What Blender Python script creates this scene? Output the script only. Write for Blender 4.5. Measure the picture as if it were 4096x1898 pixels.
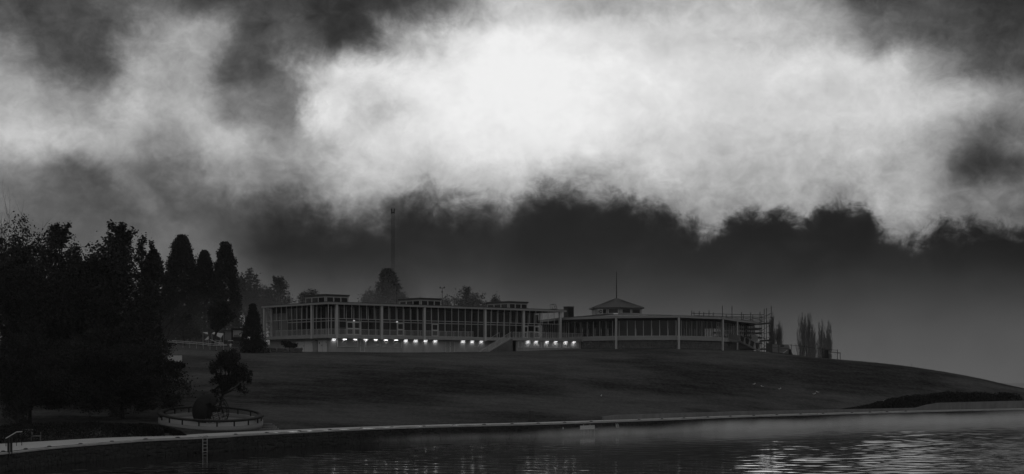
import bpy, math, random
import numpy as np
from mathutils import Vector, Matrix

# ------------------------------------------------------------------ scene, camera
scene = bpy.context.scene
for o in list(bpy.data.objects):
    bpy.data.objects.remove(o)
COL = scene.collection
R = math.radians
CAMZ, FPX, HV, CU = 7.1, 6000.0, 1480.0, 2048.0     # eye height, focal length in photo pixels, horizon row, centre column

cam = bpy.data.cameras.new('camera')
cam_o = bpy.data.objects.new('camera', cam)
COL.objects.link(cam_o)
cam_o.location = (0, 0, CAMZ)
cam_o.rotation_euler = (R(90), 0, 0)
cam.sensor_fit = 'HORIZONTAL'
cam.sensor_width = 36.0
cam.lens = 36.0 * FPX / 4096.0
cam.shift_y = (HV - 949.0) / 4096.0
cam.clip_start, cam.clip_end = 0.5, 6000
scene.camera = cam_o

# ------------------------------------------------------------------ render settings
scene.render.engine = 'CYCLES'
scene.view_settings.view_transform = 'Standard'
scene.view_settings.look = 'None'
scene.view_settings.exposure = 0.0
scene.view_settings.gamma = 1.0
scene.view_settings.use_curve_mapping = False
cy = scene.cycles
cy.use_denoising = True
cy.max_bounces = 8
cy.diffuse_bounces = 3
cy.glossy_bounces = 4
cy.transparent_max_bounces = 24
cy.volume_bounces = 1
cy.caustics_reflective = False
cy.caustics_refractive = False
cy.sample_clamp_indirect = 4.0

# ------------------------------------------------------------------ tiny node algebra
class S:
    """a socket with arithmetic"""
    nt = None
    def __init__(s, k): s.k = k
    @staticmethod
    def m(op, *a, clamp=False):
        n = S.nt.nodes.new('ShaderNodeMath'); n.operation = op; n.use_clamp = clamp
        for i, v in enumerate(a):
            if isinstance(v, S): S.nt.links.new(v.k, n.inputs[i])
            else: n.inputs[i].default_value = v
        return S(n.outputs[0])
    def __add__(s, o): return S.m('ADD', s, o)
    __radd__ = __add__
    def __sub__(s, o): return S.m('SUBTRACT', s, o)
    def __rsub__(s, o): return S.m('SUBTRACT', o, s)
    def __mul__(s, o): return S.m('MULTIPLY', s, o)
    __rmul__ = __mul__
    def __truediv__(s, o): return S.m('DIVIDE', s, o)
    def __pow__(s, o): return S.m('POWER', s, o)
def clamp01(x): return S.m('ADD', x, 0.0, clamp=True)
def sstep(lo, hi, x):
    n = S.nt.nodes.new('ShaderNodeMapRange'); n.interpolation_type = 'SMOOTHSTEP'
    n.inputs[1].default_value, n.inputs[2].default_value = lo, hi
    S.nt.links.new(x.k, n.inputs[0])
    return S(n.outputs[0])
def ramp(x, pts):
    """piecewise linear curve of a scalar"""
    n = S.nt.nodes.new('ShaderNodeFloatCurve')
    x0, x1 = pts[0][0], pts[-1][0]
    c = n.mapping.curves[0]
    while len(c.points) < len(pts): c.points.new(0.5, 0.5)
    for p, (a, b) in zip(c.points, pts):
        p.location = ((a - x0) / (x1 - x0), b); p.handle_type = 'AUTO_CLAMPED'
    n.mapping.update()
    S.nt.links.new(clamp01((x - x0) / (x1 - x0)).k, n.inputs['Value'])
    return S(n.outputs[0])
def noise(vec, scale, detail=6, rough=0.55, lac=2.0, off=(0, 0, 0), sc=(1, 1, 1), dist=0.0):
    mp = S.nt.nodes.new('ShaderNodeMapping')
    mp.inputs['Location'].default_value = off; mp.inputs['Scale'].default_value = sc
    S.nt.links.new(vec, mp.inputs['Vector'])
    n = S.nt.nodes.new('ShaderNodeTexNoise')
    n.inputs['Scale'].default_value = scale; n.inputs['Detail'].default_value = detail
    n.inputs['Roughness'].default_value = rough; n.inputs['Lacunarity'].default_value = lac
    n.inputs['Distortion'].default_value = dist
    S.nt.links.new(mp.outputs[0], n.inputs['Vector'])
    return S(n.outputs[0])

# ------------------------------------------------------------------ world: grey morning cloud over a dark fog bank
SUN_AZ, SUN_EL = R(-1.5), R(10.0)          # behind the cloud, beyond the building
world = bpy.data.worlds.new('World'); scene.world = world
world.use_nodes = True
nt = S.nt = world.node_tree
nt.nodes.clear()
tc = nt.nodes.new('ShaderNodeTexCoord')
vec = tc.outputs['Generated']
sep = nt.nodes.new('ShaderNodeSeparateXYZ'); nt.links.new(vec, sep.inputs[0])
dx, dy, dz = (S(sep.outputs[i]) for i in range(3))
az = S.m('MAXIMUM', S.m('MINIMUM', S.m('ARCTAN2', dx, dy), 1.3), -1.3)
hor = S.m('MAXIMUM', S.m('SQRT', dx * dx + dy * dy), 0.15)
A0 = 60.0 * (az + az * az * az * 0.3333)      # bearing, in steps of about one degree
E0 = 60.0 * dz / hor                          # height above the horizon, same steps
n1 = noise(vec, 9, 5, 0.55, off=(3.1, 0.4, 1.7))
n2 = noise(vec, 9, 5, 0.55, off=(7.7, 5.2, 2.9))
n3 = noise(vec, 30, 10, 0.63, off=(1.3, 9.1, 4.4), dist=0.2)
n4 = noise(vec, 30, 10, 0.66, off=(8.3, 2.1, 6.6), dist=0.45)
n5 = noise(vec, 17, 9, 0.58, off=(2.2, 6.3, 0.8), sc=(1, 1, 1.25), dist=0.5)
n6 = noise(vec, 75, 9, 0.68, off=(4.2, 1.3, 7.8), sc=(1, 1, 1.3), dist=0.5)
A = A0 + (n1 - 0.5) * 2.2 + (n3 - 0.5) * 2.6
E = E0 + (n2 - 0.5) * 1.2 + (n4 - 0.5) * 1.7
def row(pts):                                 # brightness of the cloud deck along one height, by bearing
    pts = [(-60.0, 0.50)] + [((u - 2048) / 100.0, v) for u, v in pts] + [(60.0, 0.50)]
    return ramp(A, pts)
rows = [
 (4.9, [(-400, .36), (0, .37), (400, .36), (700, .39), (900, .34), (1300, .40), (2000, .5), (3000, .55), (3600, .55), (4096, .45), (4500, .4)]),
 (6.3, [(-400, .42), (0, .43), (200, .39), (400, .31), (600, .41), (800, .37), (1000, .40), (1200, .44), (1400, .64), (1550, .56), (1800, .62), (2100, .64), (2600, .62), (3000, .67), (3400, .64), (3600, .64), (3850, .56), (4096, .46), (4500, .4)]),
 (7.6, [(-400, .45), (0, .51), (200, .45), (350, .34), (500, .46), (620, .39), (750, .44), (950, .58), (1150, .52), (1300, .62), (1500, .82), (1800, .83), (2100, .80), (2400, .72), (2700, .74), (3000, .72), (3300, .68), (3600, .68), (3800, .50), (3950, .25), (4096, .31), (4500, .4)]),
 (8.8, [(-400, .60), (0, .76), (300, .70), (500, .67), (650, .55), (800, .66), (950, .76), (1050, .60), (1200, .62), (1350, .80), (1500, .86), (1700, .90), (1900, .93), (2200, .94), (2500, .83), (2800, .78), (3100, .76), (3400, .75), (3700, .66), (3850, .55), (4000, .38), (4096, .43), (4500, .4)]),
 (10.3, [(-400, .5), (0, .68), (300, .55), (500, .68), (700, .70), (850, .67), (1000, .44), (1150, .46), (1300, .90), (1450, .72), (1600, .87), (1900, .945), (2200, .945), (2600, .87), (3000, .84), (3400, .83), (3700, .78), (3900, .71), (4096, .48), (4500, .38)]),
 (11.8, [(-400, .42), (0, .52), (150, .42), (300, .29), (450, .48), (650, .64), (820, .58), (950, .29), (1050, .32), (1200, .60), (1400, .87), (1700, .93), (2000, .945), (2400, .92), (2800, .88), (3200, .86), (3500, .82), (3700, .62), (3850, .43), (4096, .28), (4500, .34)]),
 (13.3, [(-400, .34), (0, .29), (300, .28), (500, .42), (700, .57), (850, .56), (1000, .29), (1200, .34), (1350, .22), (1500, .50), (1700, .72), (2000, .92), (2300, .87), (2700, .82), (3000, .77), (3300, .66), (3500, .44), (3700, .31), (3900, .26), (4096, .20), (4500, .3)]),
 (14.8, [(-400, .36), (0, .26), (300, .29), (600, .39), (800, .23), (1000, .29), (1200, .26), (1450, .20), (1700, .30), (1950, .63), (2100, .77), (2400, .63), (2700, .70), (3000, .70), (3300, .50), (3500, .28), (3800, .26), (4096, .18), (4500, .3)])]
cloud = row(rows[0][1]); last = rows[0][0]
for e_, pts in rows[1:]:
    cloud = cloud + (row(pts) - cloud) * sstep(last, e_, E); last = e_
cloud = cloud + ((0.51 + (n5 - 0.5) * 0.8) - cloud) * sstep(15.5, 24.0, E)
mt_ = S.m('MULTIPLY', cloud, S.m('SUBTRACT', 1.04, cloud)) * 4.0        # texture shows in the middle tones
cloud = cloud + ((n5 - 0.5) * 0.34 + (n6 - 0.5) * 0.24 + (n3 - 0.5) * 0.20) * mt_
cloud = S.m('MINIMUM', S.m('MAXIMUM', cloud, 0.14), 0.945)
bank = ramp(E0, [(-3, 0.35), (-0.2, 0.345), (0.8, 0.32), (1.8, 0.28), (2.6, 0.23), (3.4, 0.165), (4.2, 0.105), (5.2, 0.065), (7.0, 0.06), (10.0, 0.2)])
bank = bank + sstep(-7.5, -14.0, A0 + (n1 - 0.5) * 5.0) * sstep(1.5, 4.6, E0) * 0.32 + sstep(3.0, -5.0, A0) * sstep(5.0, 3.4, E0) * 0.05 + (n5 - 0.5) * (0.06 + sstep(2.5, 5.0, E0) * 0.16) + (n3 - 0.5) * sstep(3.0, 6.0, E0) * 0.14 + (n1 - 0.5) * 0.08
top_ = [(-60, 6.0), (-20.5, 5.4), (-14, 5.0), (-12.0, 5.6), (-10.5, 6.0), (-7.5, 5.8), (-5.5, 5.5), (-4.8, 5.9), (-4.0, 6.4), (-3.0, 6.3), (-1.5, 6.2), (0.0, 6.35), (1.0, 6.7), (2.0, 6.95), (3.3, 6.8), (4.5, 6.45), (5.5, 6.35),
        (6.5, 6.0), (7.5, 5.35), (8.5, 5.65), (9.3, 5.95), (10.5, 6.0), (11.5, 5.8), (12.5, 6.2), (13.5, 6.3), (14.3, 5.9), (14.9, 5.3), (16.0, 4.85), (17.0, 5.35), (18.0, 5.5), (19.5, 5.2), (21, 5.3), (60, 6.0)]
thr = ramp(A0 + (n3 - 0.5) * 2.6, [(a, v / 10.0) for a, v in top_]) * 10.0
soft = 0.66 + sstep(9.0, 0.0, A0) * 0.75 + sstep(0.0, -12.0, A0) * 0.7                                # crisp billows on the right, soft on the left
dist_ = (E0 + (n4 - 0.5) * 2.4 + (n6 - 0.5) * 1.3 + (n2 - 0.5) * 0.5 - thr) / soft
mixf = sstep(-0.6, 0.8, dist_) * 0.70 + sstep(-1.5, 2.8, dist_) * 0.30
disp = bank + (cloud - bank) * mixf
lum = S.m('MAXIMUM', disp, 0.02) ** 2.2
sky = nt.nodes.new('ShaderNodeTexSky'); sky.sky_type = 'NISHITA'; sky.sun_disc = False
sky.sun_elevation = SUN_EL; sky.sun_rotation = SUN_AZ
bw = nt.nodes.new('ShaderNodeRGBToBW'); nt.links.new(sky.outputs[0], bw.inputs[0])
SKY_GAIN = 1.0
total = lum * SKY_GAIN / 0.1 + S(bw.outputs[0]) * 0.003     # a little of the clear sky comes through the cloud
bg = nt.nodes.new('ShaderNodeBackground'); bg.inputs['Strength'].default_value = 0.1
nt.links.new(total.k, bg.inputs['Color'])
wo = nt.nodes.new('ShaderNodeOutputWorld'); nt.links.new(bg.outputs[0], wo.inputs['Surface'])
try: world.cycles.sampling_method = 'MANUAL'; world.cycles.sample_map_resolution = 1024
except Exception: pass

# ------------------------------------------------------------------ sun, veiled by cloud
sl = bpy.data.lights.new('sun', 'SUN'); sl.energy = 0.12; sl.angle = R(25); sl.color = (1, 1, 1)
so = bpy.data.objects.new('sun', sl); COL.objects.link(so)
sd = Vector((math.sin(SUN_AZ) * math.cos(SUN_EL), math.cos(SUN_AZ) * math.cos(SUN_EL), math.sin(SUN_EL)))
so.rotation_euler = sd.to_track_quat('Z', 'Y').to_euler(); so.location = sd * 300

HAZE_DENSITY = 0.00013

# ------------------------------------------------------------------ materials (the photograph is black and white: every colour is grey)
def mat(name, v, rough=0.7, var=0.0, scale=3.0, sc=(1, 1, 1), bump=0.0, spec=0.3, metal=0.0, emit=0.0, coord='Object', lo=None, detail=5):
    m = bpy.data.materials.new(name); m.use_nodes = True
    t = S.nt = m.node_tree
    b = t.nodes['Principled BSDF']
    b.inputs['Roughness'].default_value = rough
    b.inputs['Specular IOR Level'].default_value = spec
    b.inputs['Metallic'].default_value = metal
    b.inputs['Base Color'].default_value = (v, v, v, 1)
    if var or bump:
        c = t.nodes.new('ShaderNodeTexCoord')
        geo = t.nodes.new('ShaderNodeNewGeometry')
        src = geo.outputs['Position'] if coord == 'World' else c.outputs['Object']
        n = noise(src, scale, detail, 0.6, sc=sc)
        if var:
            w = noise(src, scale * 0.23, 3, 0.5, sc=sc, off=(5, 3, 1))
            val = v * (1.0 + (n - 0.5) * (var * 2.0) + (w - 0.5) * (var * 1.6))
            val = S.m('MAXIMUM', val, v * 0.2)
            t.links.new(val.k, b.inputs['Base Color'])
        if bump:
            bn = t.nodes.new('ShaderNodeBump'); bn.inputs['Strength'].default_value = 1.0; bn.inputs['Distance'].default_value = bump
            t.links.new(n.k, bn.inputs['Height']); t.links.new(bn.outputs[0], b.inputs['Normal'])
    if emit:
        b.inputs['Emission Color'].default_value = (1, 1, 1, 1); b.inputs['Emission Strength'].default_value = emit
    return m
M = {}
M['white'] = mat('white_paint', 0.70, 0.55, 0.10, 1.3)
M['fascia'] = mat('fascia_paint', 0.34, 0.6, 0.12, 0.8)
M['column'] = mat('column_paint', 0.54, 0.5, 0.10, 1.0)
M['roof'] = mat('roof_sheet', 0.085, 0.6, 0.12, 0.6, metal=0.3)
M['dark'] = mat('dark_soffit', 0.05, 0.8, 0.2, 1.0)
M['mullion'] = mat('mullion_metal', 0.50, 0.45, 0.08, 2.0)
M['rail'] = mat('galvanised_rail', 0.55, 0.4, 0.1, 2.0, metal=0.2)
M['concrete'] = mat('weathered_concrete', 0.42, 0.85, 0.28, 1.1, sc=(1, 1, 0.35))
M['deckedge'] = mat('deck_concrete', 0.36, 0.85, 0.22, 1.2)
M['door'] = mat('door_paint', 0.80, 0.5, 0.08, 0.8)
M['louvre'] = mat('louvre_metal', 0.72, 0.5, 0.08, 1.5)
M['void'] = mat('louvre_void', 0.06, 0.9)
M['curtain'] = mat('curtain_cloth', 0.13, 0.9, 0.12, 0.6, sc=(3, 3, 0.2))
M['floor'] = mat('interior_floor', 0.15, 0.6)
M['panelwall'] = mat('interior_wall', 0.22, 0.8, 0.05)
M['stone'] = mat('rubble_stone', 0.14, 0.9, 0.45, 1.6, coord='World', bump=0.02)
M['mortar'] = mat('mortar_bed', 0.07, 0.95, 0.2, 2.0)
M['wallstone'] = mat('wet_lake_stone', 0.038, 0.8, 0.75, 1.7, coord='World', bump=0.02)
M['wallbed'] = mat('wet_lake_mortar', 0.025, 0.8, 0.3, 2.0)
M['path'] = mat('path_concrete', 0.44, 0.8, 0.14, 0.9, coord='World', bump=0.004, detail=8, spec=0.1)
M['coping'] = mat('coping_concrete', 0.46, 0.8, 0.35, 1.4, coord='World')
M['lowwall'] = mat('retaining_concrete', 0.20, 0.9, 0.4, 1.3, coord='World', sc=(1, 1, 0.25))
M['drum'] = mat('drum_concrete', 0.25, 0.9, 0.25, 0.9)
M['bronze'] = mat('dark_bronze', 0.02, 0.75, 0.3, 3.0, spec=0.1)
M['bronzetop'] = mat('polished_rail', 0.05, 0.8, 0.3, 3.0, spec=0.08)
M['steel'] = mat('scaffold_steel', 0.04, 0.55, 0.2, 2.0, metal=0.3)
M['mast'] = mat('mast_steel', 0.012, 0.9, spec=0.02)
M['plank'] = mat('scaffold_plank', 0.07, 0.85, 0.3, 2.0)
M['sheet'] = mat('pale_sheeting', 0.26, 0.8, 0.3, 0.9)
M['black'] = mat('black_iron', 0.02, 0.6, 0.2, 2.0)
M['timber'] = mat('weathered_timber', 0.2, 0.85, 0.3, 4.0, sc=(1, 8, 1))
M['benchmetal'] = mat('bench_metal', 0.16, 0.6, 0.1)
M['bark'] = mat('bark', 0.025, 0.95, 0.4, 5.0, sc=(1, 1, 0.3))
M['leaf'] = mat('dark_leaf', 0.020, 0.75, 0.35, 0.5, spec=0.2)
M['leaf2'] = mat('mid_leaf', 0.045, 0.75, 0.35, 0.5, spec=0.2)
M['needle'] = mat('conifer_needle', 0.028, 0.8, 0.35, 0.6, spec=0.15)
M['hedge'] = mat('hedge_leaf', 0.016, 0.8, 0.35, 1.2, spec=0.15)
M['twig'] = mat('bare_twig', 0.08, 0.95, 0.2, 3.0)
M['sail'] = mat('canvas_white', 0.50, 0.8, 0.08, 0.5)
M['gull'] = mat('gull_feather', 0.75, 0.8)
M['gullgrey'] = mat('gull_wing', 0.35, 0.8)
M['signblack'] = mat('sign_print', 0.02, 0.6)
M['signwhite'] = mat('sign_white', 0.62, 0.6, 0.06, 4.0)
M['lens'] = mat('lamp_lens', 0.8, 0.4, emit=1.7)
M['exit'] = mat('exit_lens', 0.8, 0.4, emit=0.55)
# lawn: mown grass, patchy
m = bpy.data.materials.new('mown_grass'); m.use_nodes = True
t = S.nt = m.node_tree; b = t.nodes['Principled BSDF']; b.inputs['Roughness'].default_value = 0.95
b.inputs['Specular IOR Level'].default_value = 0.0
gp = t.nodes.new('ShaderNodeNewGeometry').outputs['Position']
a1 = noise(gp, 0.035, 5, 0.6, sc=(0.9, 1.2, 1)); a2 = noise(gp, 0.30, 7, 0.68, sc=(0.7, 1.2, 1)); a3 = noise(gp, 2.2, 5, 0.7, sc=(1, .35, 1))
val = 0.064 * (0.55 + sstep(0.38, 0.62, a1) * 0.9 + (a2 - 0.5) * 1.6 + (a3 - 0.5) * 1.6)
t.links.new(S.m('MAXIMUM', val, 0.012).k, b.inputs['Base Color'])
bn = t.nodes.new('ShaderNodeBump'); bn.inputs['Distance'].default_value = 0.12
t.links.new((a3 + a2 * 2.0).k, bn.inputs['Height']); t.links.new(bn.outputs[0], b.inputs['Normal'])
M['grass'] = m
# glass: thin pane, lets the room show through and mirrors the sky
m = bpy.data.materials.new('window_glass'); m.use_nodes = True
t = m.node_tree; t.nodes.clear()
S.nt = t; lwt = t.nodes.new('ShaderNodeLayerWeight'); lwt.inputs[0].default_value = 0.5
fre = 0.05 + (S(lwt.outputs['Facing']) ** 5.0) * 0.9
tr = t.nodes.new('ShaderNodeBsdfTransparent'); tr.inputs[0].default_value = (0.72, 0.72, 0.72, 1)
gl = t.nodes.new('ShaderNodeBsdfGlossy'); gl.inputs['Roughness'].default_value = 0.04; gl.inputs['Color'].default_value = (0.8, 0.8, 0.8, 1)
mx = t.nodes.new('ShaderNodeMixShader'); out = t.nodes.new('ShaderNodeOutputMaterial')
t.links.new(fre.k, mx.inputs[0]); t.links.new(tr.outputs[0], mx.inputs[1]); t.links.new(gl.outputs[0], mx.inputs[2])
t.links.new(mx.outputs[0], out.inputs[0]); M['glass'] = m
# lake
m = bpy.data.materials.new('lake_water'); m.use_nodes = True
t = m.node_tree; b = t.nodes['Principled BSDF']
b.inputs['Base Color'].default_value = (0.012, 0.012, 0.012, 1); b.inputs['Roughness'].default_value = 0.045
b.inputs['IOR'].default_value = 1.333; b.inputs['Specular IOR Level'].default_value = 0.5
M['water'] = m

# ------------------------------------------------------------------ mesh helpers
ORG = {}
def org(o): return ORG.get(o.name, Vector((0, 0, 0))) if o else Vector((0, 0, 0))
def tag(o, label=None, cat=None, group=None, kind=None):
    if label: o['label'] = label
    if cat: o['category'] = cat
    if group: o['group'] = group
    if kind: o['kind'] = kind
    return o
def thing(name, loc, label, cat, group=None, rz=0.0):
    o = bpy.data.objects.new(name, None); COL.objects.link(o)
    o.location = loc; o.rotation_euler.z = rz; o.empty_display_size = 0.2
    ORG[o.name] = Vector(loc)
    return tag(o, label, cat, group)
def link(name, mesh, parent=None, loc=None):
    o = bpy.data.objects.new(name, mesh); COL.objects.link(o)
    if parent: o.parent = parent
    if loc is not None: o.location = loc
    return o
class MB:
    def __init__(s): s.v, s.f = [], []
    def poly(s, pts):
        n = len(s.v); s.v += [tuple(p) for p in pts]; s.f.append(tuple(range(n, n + len(pts)))); return s
    def hexa(s, p):                       # 8 corners: bottom 4 then top 4
        n = len(s.v); s.v += [tuple(q) for q in p]
        for f in ((0, 3, 2, 1), (4, 5, 6, 7), (0, 1, 5, 4), (1, 2, 6, 5), (2, 3, 7, 6), (3, 0, 4, 7)):
            s.f.append(tuple(n + i for i in f))
        return s
    def box(s, c, size, ax=(1, 0, 0), ay=(0, 1, 0), az_=(0, 0, 1)):
        c = Vector(c); X = Vector(ax) * size[0] / 2; Y = Vector(ay) * size[1] / 2; Z = Vector(az_) * size[2] / 2
        return s.hexa([c - X - Y - Z, c + X - Y - Z, c + X + Y - Z, c - X + Y - Z, c - X - Y + Z, c + X - Y + Z, c + X + Y + Z, c - X + Y + Z])
    def prism(s, pts, z0, z1):            # plan polygon, counter-clockwise
        n = len(s.v); k = len(pts)
        s.v += [(p[0], p[1], z0 if not callable(z0) else z0(p)) for p in pts] + [(p[0], p[1], z1 if not callable(z1) else z1(p)) for p in pts]
        s.f.append(tuple(range(n + k - 1, n - 1, -1))); s.f.append(tuple(range(n + k, n + 2 * k)))
        for i in range(k):
            j = (i + 1) % k; s.f.append((n + i, n + j, n + k + j, n + k + i))
        return s
    def tube(s, p, q, r0, r1=None, k=6, cap=True):
        p, q = Vector(p), Vector(q); r1 = r0 if r1 is None else r1
        d = q - p
        if d.length < 1e-6: return s
        d.normalize(); u = d.orthogonal().normalized(); w = d.cross(u); n = len(s.v)
        for c, r in ((p, r0), (q, r1)):
            for i in range(k):
                a = 2 * math.pi * i / k; s.v.append(tuple(c + (u * math.cos(a) + w * math.sin(a)) * r))
        for i in range(k):
            j = (i + 1) % k; s.f.append((n + i, n + j, n + k + j, n + k + i))
        if cap:
            s.f.append(tuple(range(n + k - 1, n - 1, -1))); s.f.append(tuple(range(n + k, n + 2 * k)))
        return s
    def path(s, pts, r, k=6):
        for p, q in zip(pts[:-1], pts[1:]): s.tube(p, q, r, k=k)
        return s
    def ball(s, c, r, nu=12, nv=8):
        n = len(s.v); c = Vector(c); r = r if hasattr(r, '__len__') else (r, r, r)
        s.v.append((c.x, c.y, c.z - r[2]))
        for j in range(1, nv):
            t_ = math.pi * j / nv
            for i in range(nu):
                a = 2 * math.pi * i / nu
                s.v.append((c.x + r[0] * math.sin(t_) * math.cos(a), c.y + r[1] * math.sin(t_) * math.sin(a), c.z - r[2] * math.cos(t_)))
        s.v.append((c.x, c.y, c.z + r[2])); last = len(s.v) - 1
        for i in range(nu):
            k = (i + 1) % nu
            s.f.append((n, n + 1 + k, n + 1 + i))
            for j in range(nv - 2):
                a = n + 1 + j * nu; s.f.append((a + i, a + k, a + nu + k, a + nu + i))
            a = n + 1 + (nv - 2) * nu; s.f.append((a + i, a + k, last))
        return s
    def mesh(s, name, material, o=Vector((0, 0, 0)), smooth=False):
        me = bpy.data.meshes.new(name)
        me.from_pydata([(x - o[0], y - o[1], z - o[2]) for x, y, z in s.v], [], s.f)
        if smooth: me.polygons.foreach_set('use_smooth', [True] * len(me.polygons))
        me.materials.append(M[material]); me.update()
        return me
    def build(s, name, material, parent=None, smooth=False):
        o = org(parent)
        ob = link(name, s.mesh(name, material, o, smooth), parent)
        if parent: ORG[ob.name] = o
        return ob
def np_mesh(name, verts, quads, material, o=(0, 0, 0), smooth=False):
    me = bpy.data.meshes.new(name)
    v = np.asarray(verts, dtype=np.float32) - np.asarray(o, dtype=np.float32)
    q = np.asarray(quads, dtype=np.int32); k = q.shape[1]
    me.vertices.add(len(v)); me.vertices.foreach_set('co', v.ravel())
    me.loops.add(q.size); me.loops.foreach_set('vertex_index', q.ravel())
    me.polygons.add(len(q)); me.polygons.foreach_set('loop_start', np.arange(0, q.size, k, dtype=np.int32))
    me.polygons.foreach_set('loop_total', np.full(len(q), k, dtype=np.int32))
    me.materials.append(M[material]); me.update(calc_edges=True)
    if smooth: me.polygons.foreach_set('use_smooth', np.ones(len(q), dtype=bool))
    return me
def P(u, v, Y): return Vector(((u - CU) / FPX * Y, Y, CAMZ + (HV - v) / FPX * Y))   # a sighted point at distance Y
def X_(u, Y): return (u - CU) / FPX * Y
def Z_(v, Y): return CAMZ + (HV - v) / FPX * Y

# ------------------------------------------------------------------ shore line, terrain
WALLZ = 1.25
shore_uv = [(0, 1817), (217, 1793), (472, 1772), (597, 1763), (890, 1749.5), (1000, 1741), (1460, 1719), (1829, 1706.5), (2205, 1697), (2600, 1683), (3000, 1667.6), (3505, 1653), (4096, 1638.5)]
ctrl = [(-62, 40), (-50, 62), (-42, 80), (-37.8, 94)]
for u, v in shore_uv:
    Y = (CAMZ - WALLZ) * FPX / (v - HV); ctrl.append((X_(u, Y), Y))
ctrl += [(110, 240), (150, 262), (240, 290), (400, 320), (560, 335)]
ctrl = np.array(ctrl)
def catmull(pts, n):
    out = []
    p = np.vstack([2 * pts[0] - pts[1], pts, 2 * pts[-1] - pts[-2]])
    for i in range(1, len(p) - 2):
        for k in range(n):
            t_ = k / n
            out.append(0.5 * ((2 * p[i]) + (-p[i - 1] + p[i + 1]) * t_ + (2 * p[i - 1] - 5 * p[i] + 4 * p[i + 1] - p[i + 2]) * t_ ** 2 + (-p[i - 1] + 3 * p[i] - 3 * p[i + 1] + p[i + 2]) * t_ ** 3))
    out.append(p[-2]); return np.array(out)
shore = catmull(ctrl, 40)
for _ in range(30):
    shore[1:-1] = 0.25 * shore[:-2] + 0.5 * shore[1:-1] + 0.25 * shore[2:]
seg = np.linalg.norm(np.diff(shore, axis=0), axis=1); slen = np.concatenate([[0], np.cumsum(seg)])
def shore_at(s):
    s = np.asarray(s, dtype=float)
    x = np.interp(s, slen, shore[:, 0]); y = np.interp(s, slen, shore[:, 1])
    x2 = np.interp(s + 0.8, slen, shore[:, 0]); y2 = np.interp(s + 0.8, slen, shore[:, 1])
    x1 = np.interp(s - 0.8, slen, shore[:, 0]); y1 = np.interp(s - 0.8, slen, shore[:, 1])
    tx, ty = x2 - x1, y2 - y1; l = np.hypot(tx, ty)
    return x, y, tx / l, ty / l
def s_of_u(u):                            # where along the wall a sight line meets it
    r = (shore[:, 0] / shore[:, 1]) * FPX + CU
    ok = shore[:, 1] > 90
    return float(np.interp(u, r[ok], slen[ok]))
PW = lambda s: np.interp(s, [0, s_of_u(0), s_of_u(217), s_of_u(600), s_of_u(1000), s_of_u(2300), s_of_u(2700), s_of_u(4096)], [7.0, 7.2, 7.1, 5.3, 4.0, 3.1, 2.4, 2.2])
tp = []
for u in (-200, 200, 600, 1000, 1400, 1800, 2200, 2600, 3000, 3400, 3800, 4096):
    s0 = s_of_u(max(u, 0)) - (10 if u < 0 else 0); x, y, tx, ty = shore_at(s0); w = float(PW(s0)) + 0.5
    tp.append((float(x - ty * w), float(y + tx * w), 1.30))
    if 500 < u < 2300: tp.append((float(x - ty * (w + 6)), float(y + tx * (w + 6)), 1.72))
tp += [(-29.4, 240, 9.95), (-10, 254, 10.05), (0, 261, 10.3), (9.7, 270, 10.75), (18.3, 263, 10.72), (29.2, 261, 10.68), (38.2, 270, 10.52), (43, 283, 10.8),
       (48.2, 275, 10.2), (52.2, 273, 9.6), (58.7, 268, 8.64), (64, 265, 8.15), (69.5, 262, 7.45), (79, 256, 5.72), (85.3, 250, 3.95), (97, 252, 2.1),
       (-20, 262, 10.1), (20, 300, 11.0), (-42, 254, 10.05), (-51.7, 232, 9.9), (-62, 205, 7.6), (-60, 165, 3.6), (-48, 135, 1.7), (-80, 200, 8.0), (-90, 130, 3.2), (-70, 90, 1.6), (-120, 60, 2.0),
       (-60, 262, 11.0), (-90, 260, 11.5), (-160, 300, 14), (-100, 380, 13), (0, 380, 11.5), (-20, 600, 12), (-300, 600, 16), (-400, 200, 12), (40, 330, 9.8),
       (60, 300, 6.6), (62, 330, 5.0), (70, 284, 5.4), (82, 274, 3.1), (91, 266, 1.9), (80, 300, 2.6), (100, 300, 0.3), (130, 320, -0.5), (70, 420, 2.0), (160, 420, -2.0), (300, 420, -4), (300, 700, -5), (100, 700, -1.0), (560, 500, -6)]
tp = np.array(tp)
def _U(r): return np.where(r > 1e-9, r * r * np.log(np.maximum(r, 1e-9)), 0.0)
_n = len(tp); _K = _U(np.linalg.norm(tp[:, None, :2] - tp[None, :, :2], axis=2)) + np.eye(_n) * 2.0
_Pm = np.hstack([np.ones((_n, 1)), tp[:, :2]])
_L = np.zeros((_n + 3, _n + 3)); _L[:_n, :_n] = _K; _L[:_n, _n:] = _Pm; _L[_n:, :_n] = _Pm.T
_w = np.linalg.solve(_L, np.concatenate([tp[:, 2], [0, 0, 0]]))
def hz(x, y):
    x = np.atleast_1d(np.asarray(x, float)); y = np.atleast_1d(np.asarray(y, float)); sh = x.shape
    x, y = x.ravel(), y.ravel(); out = np.empty(len(x))
    for i in range(0, len(x), 4000):
        xx, yy = x[i:i + 4000], y[i:i + 4000]
        r = np.hypot(xx[:, None] - tp[None, :, 0], yy[:, None] - tp[None, :, 1])
        z = _U(r) @ _w[:_n] + _w[_n] + _w[_n + 1] * xx + _w[_n + 2] * yy
        d = np.min(np.hypot(xx[:, None] - shore[None, ::4, 0], yy[:, None] - shore[None, ::4, 1]), axis=1)
        k = np.clip((d - np.interp(xx, [-34, -24], [7.5, 3.4])) / 5.0, 0, 1); k = k * k * (3 - 2 * k)
        z = 1.27 * (1 - k) + np.maximum(z, -6) * k if True else z
        out[i:i + 4000] = z
    return out.reshape(sh)
def gz(x, y): return float(hz(x, y)[0])
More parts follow.
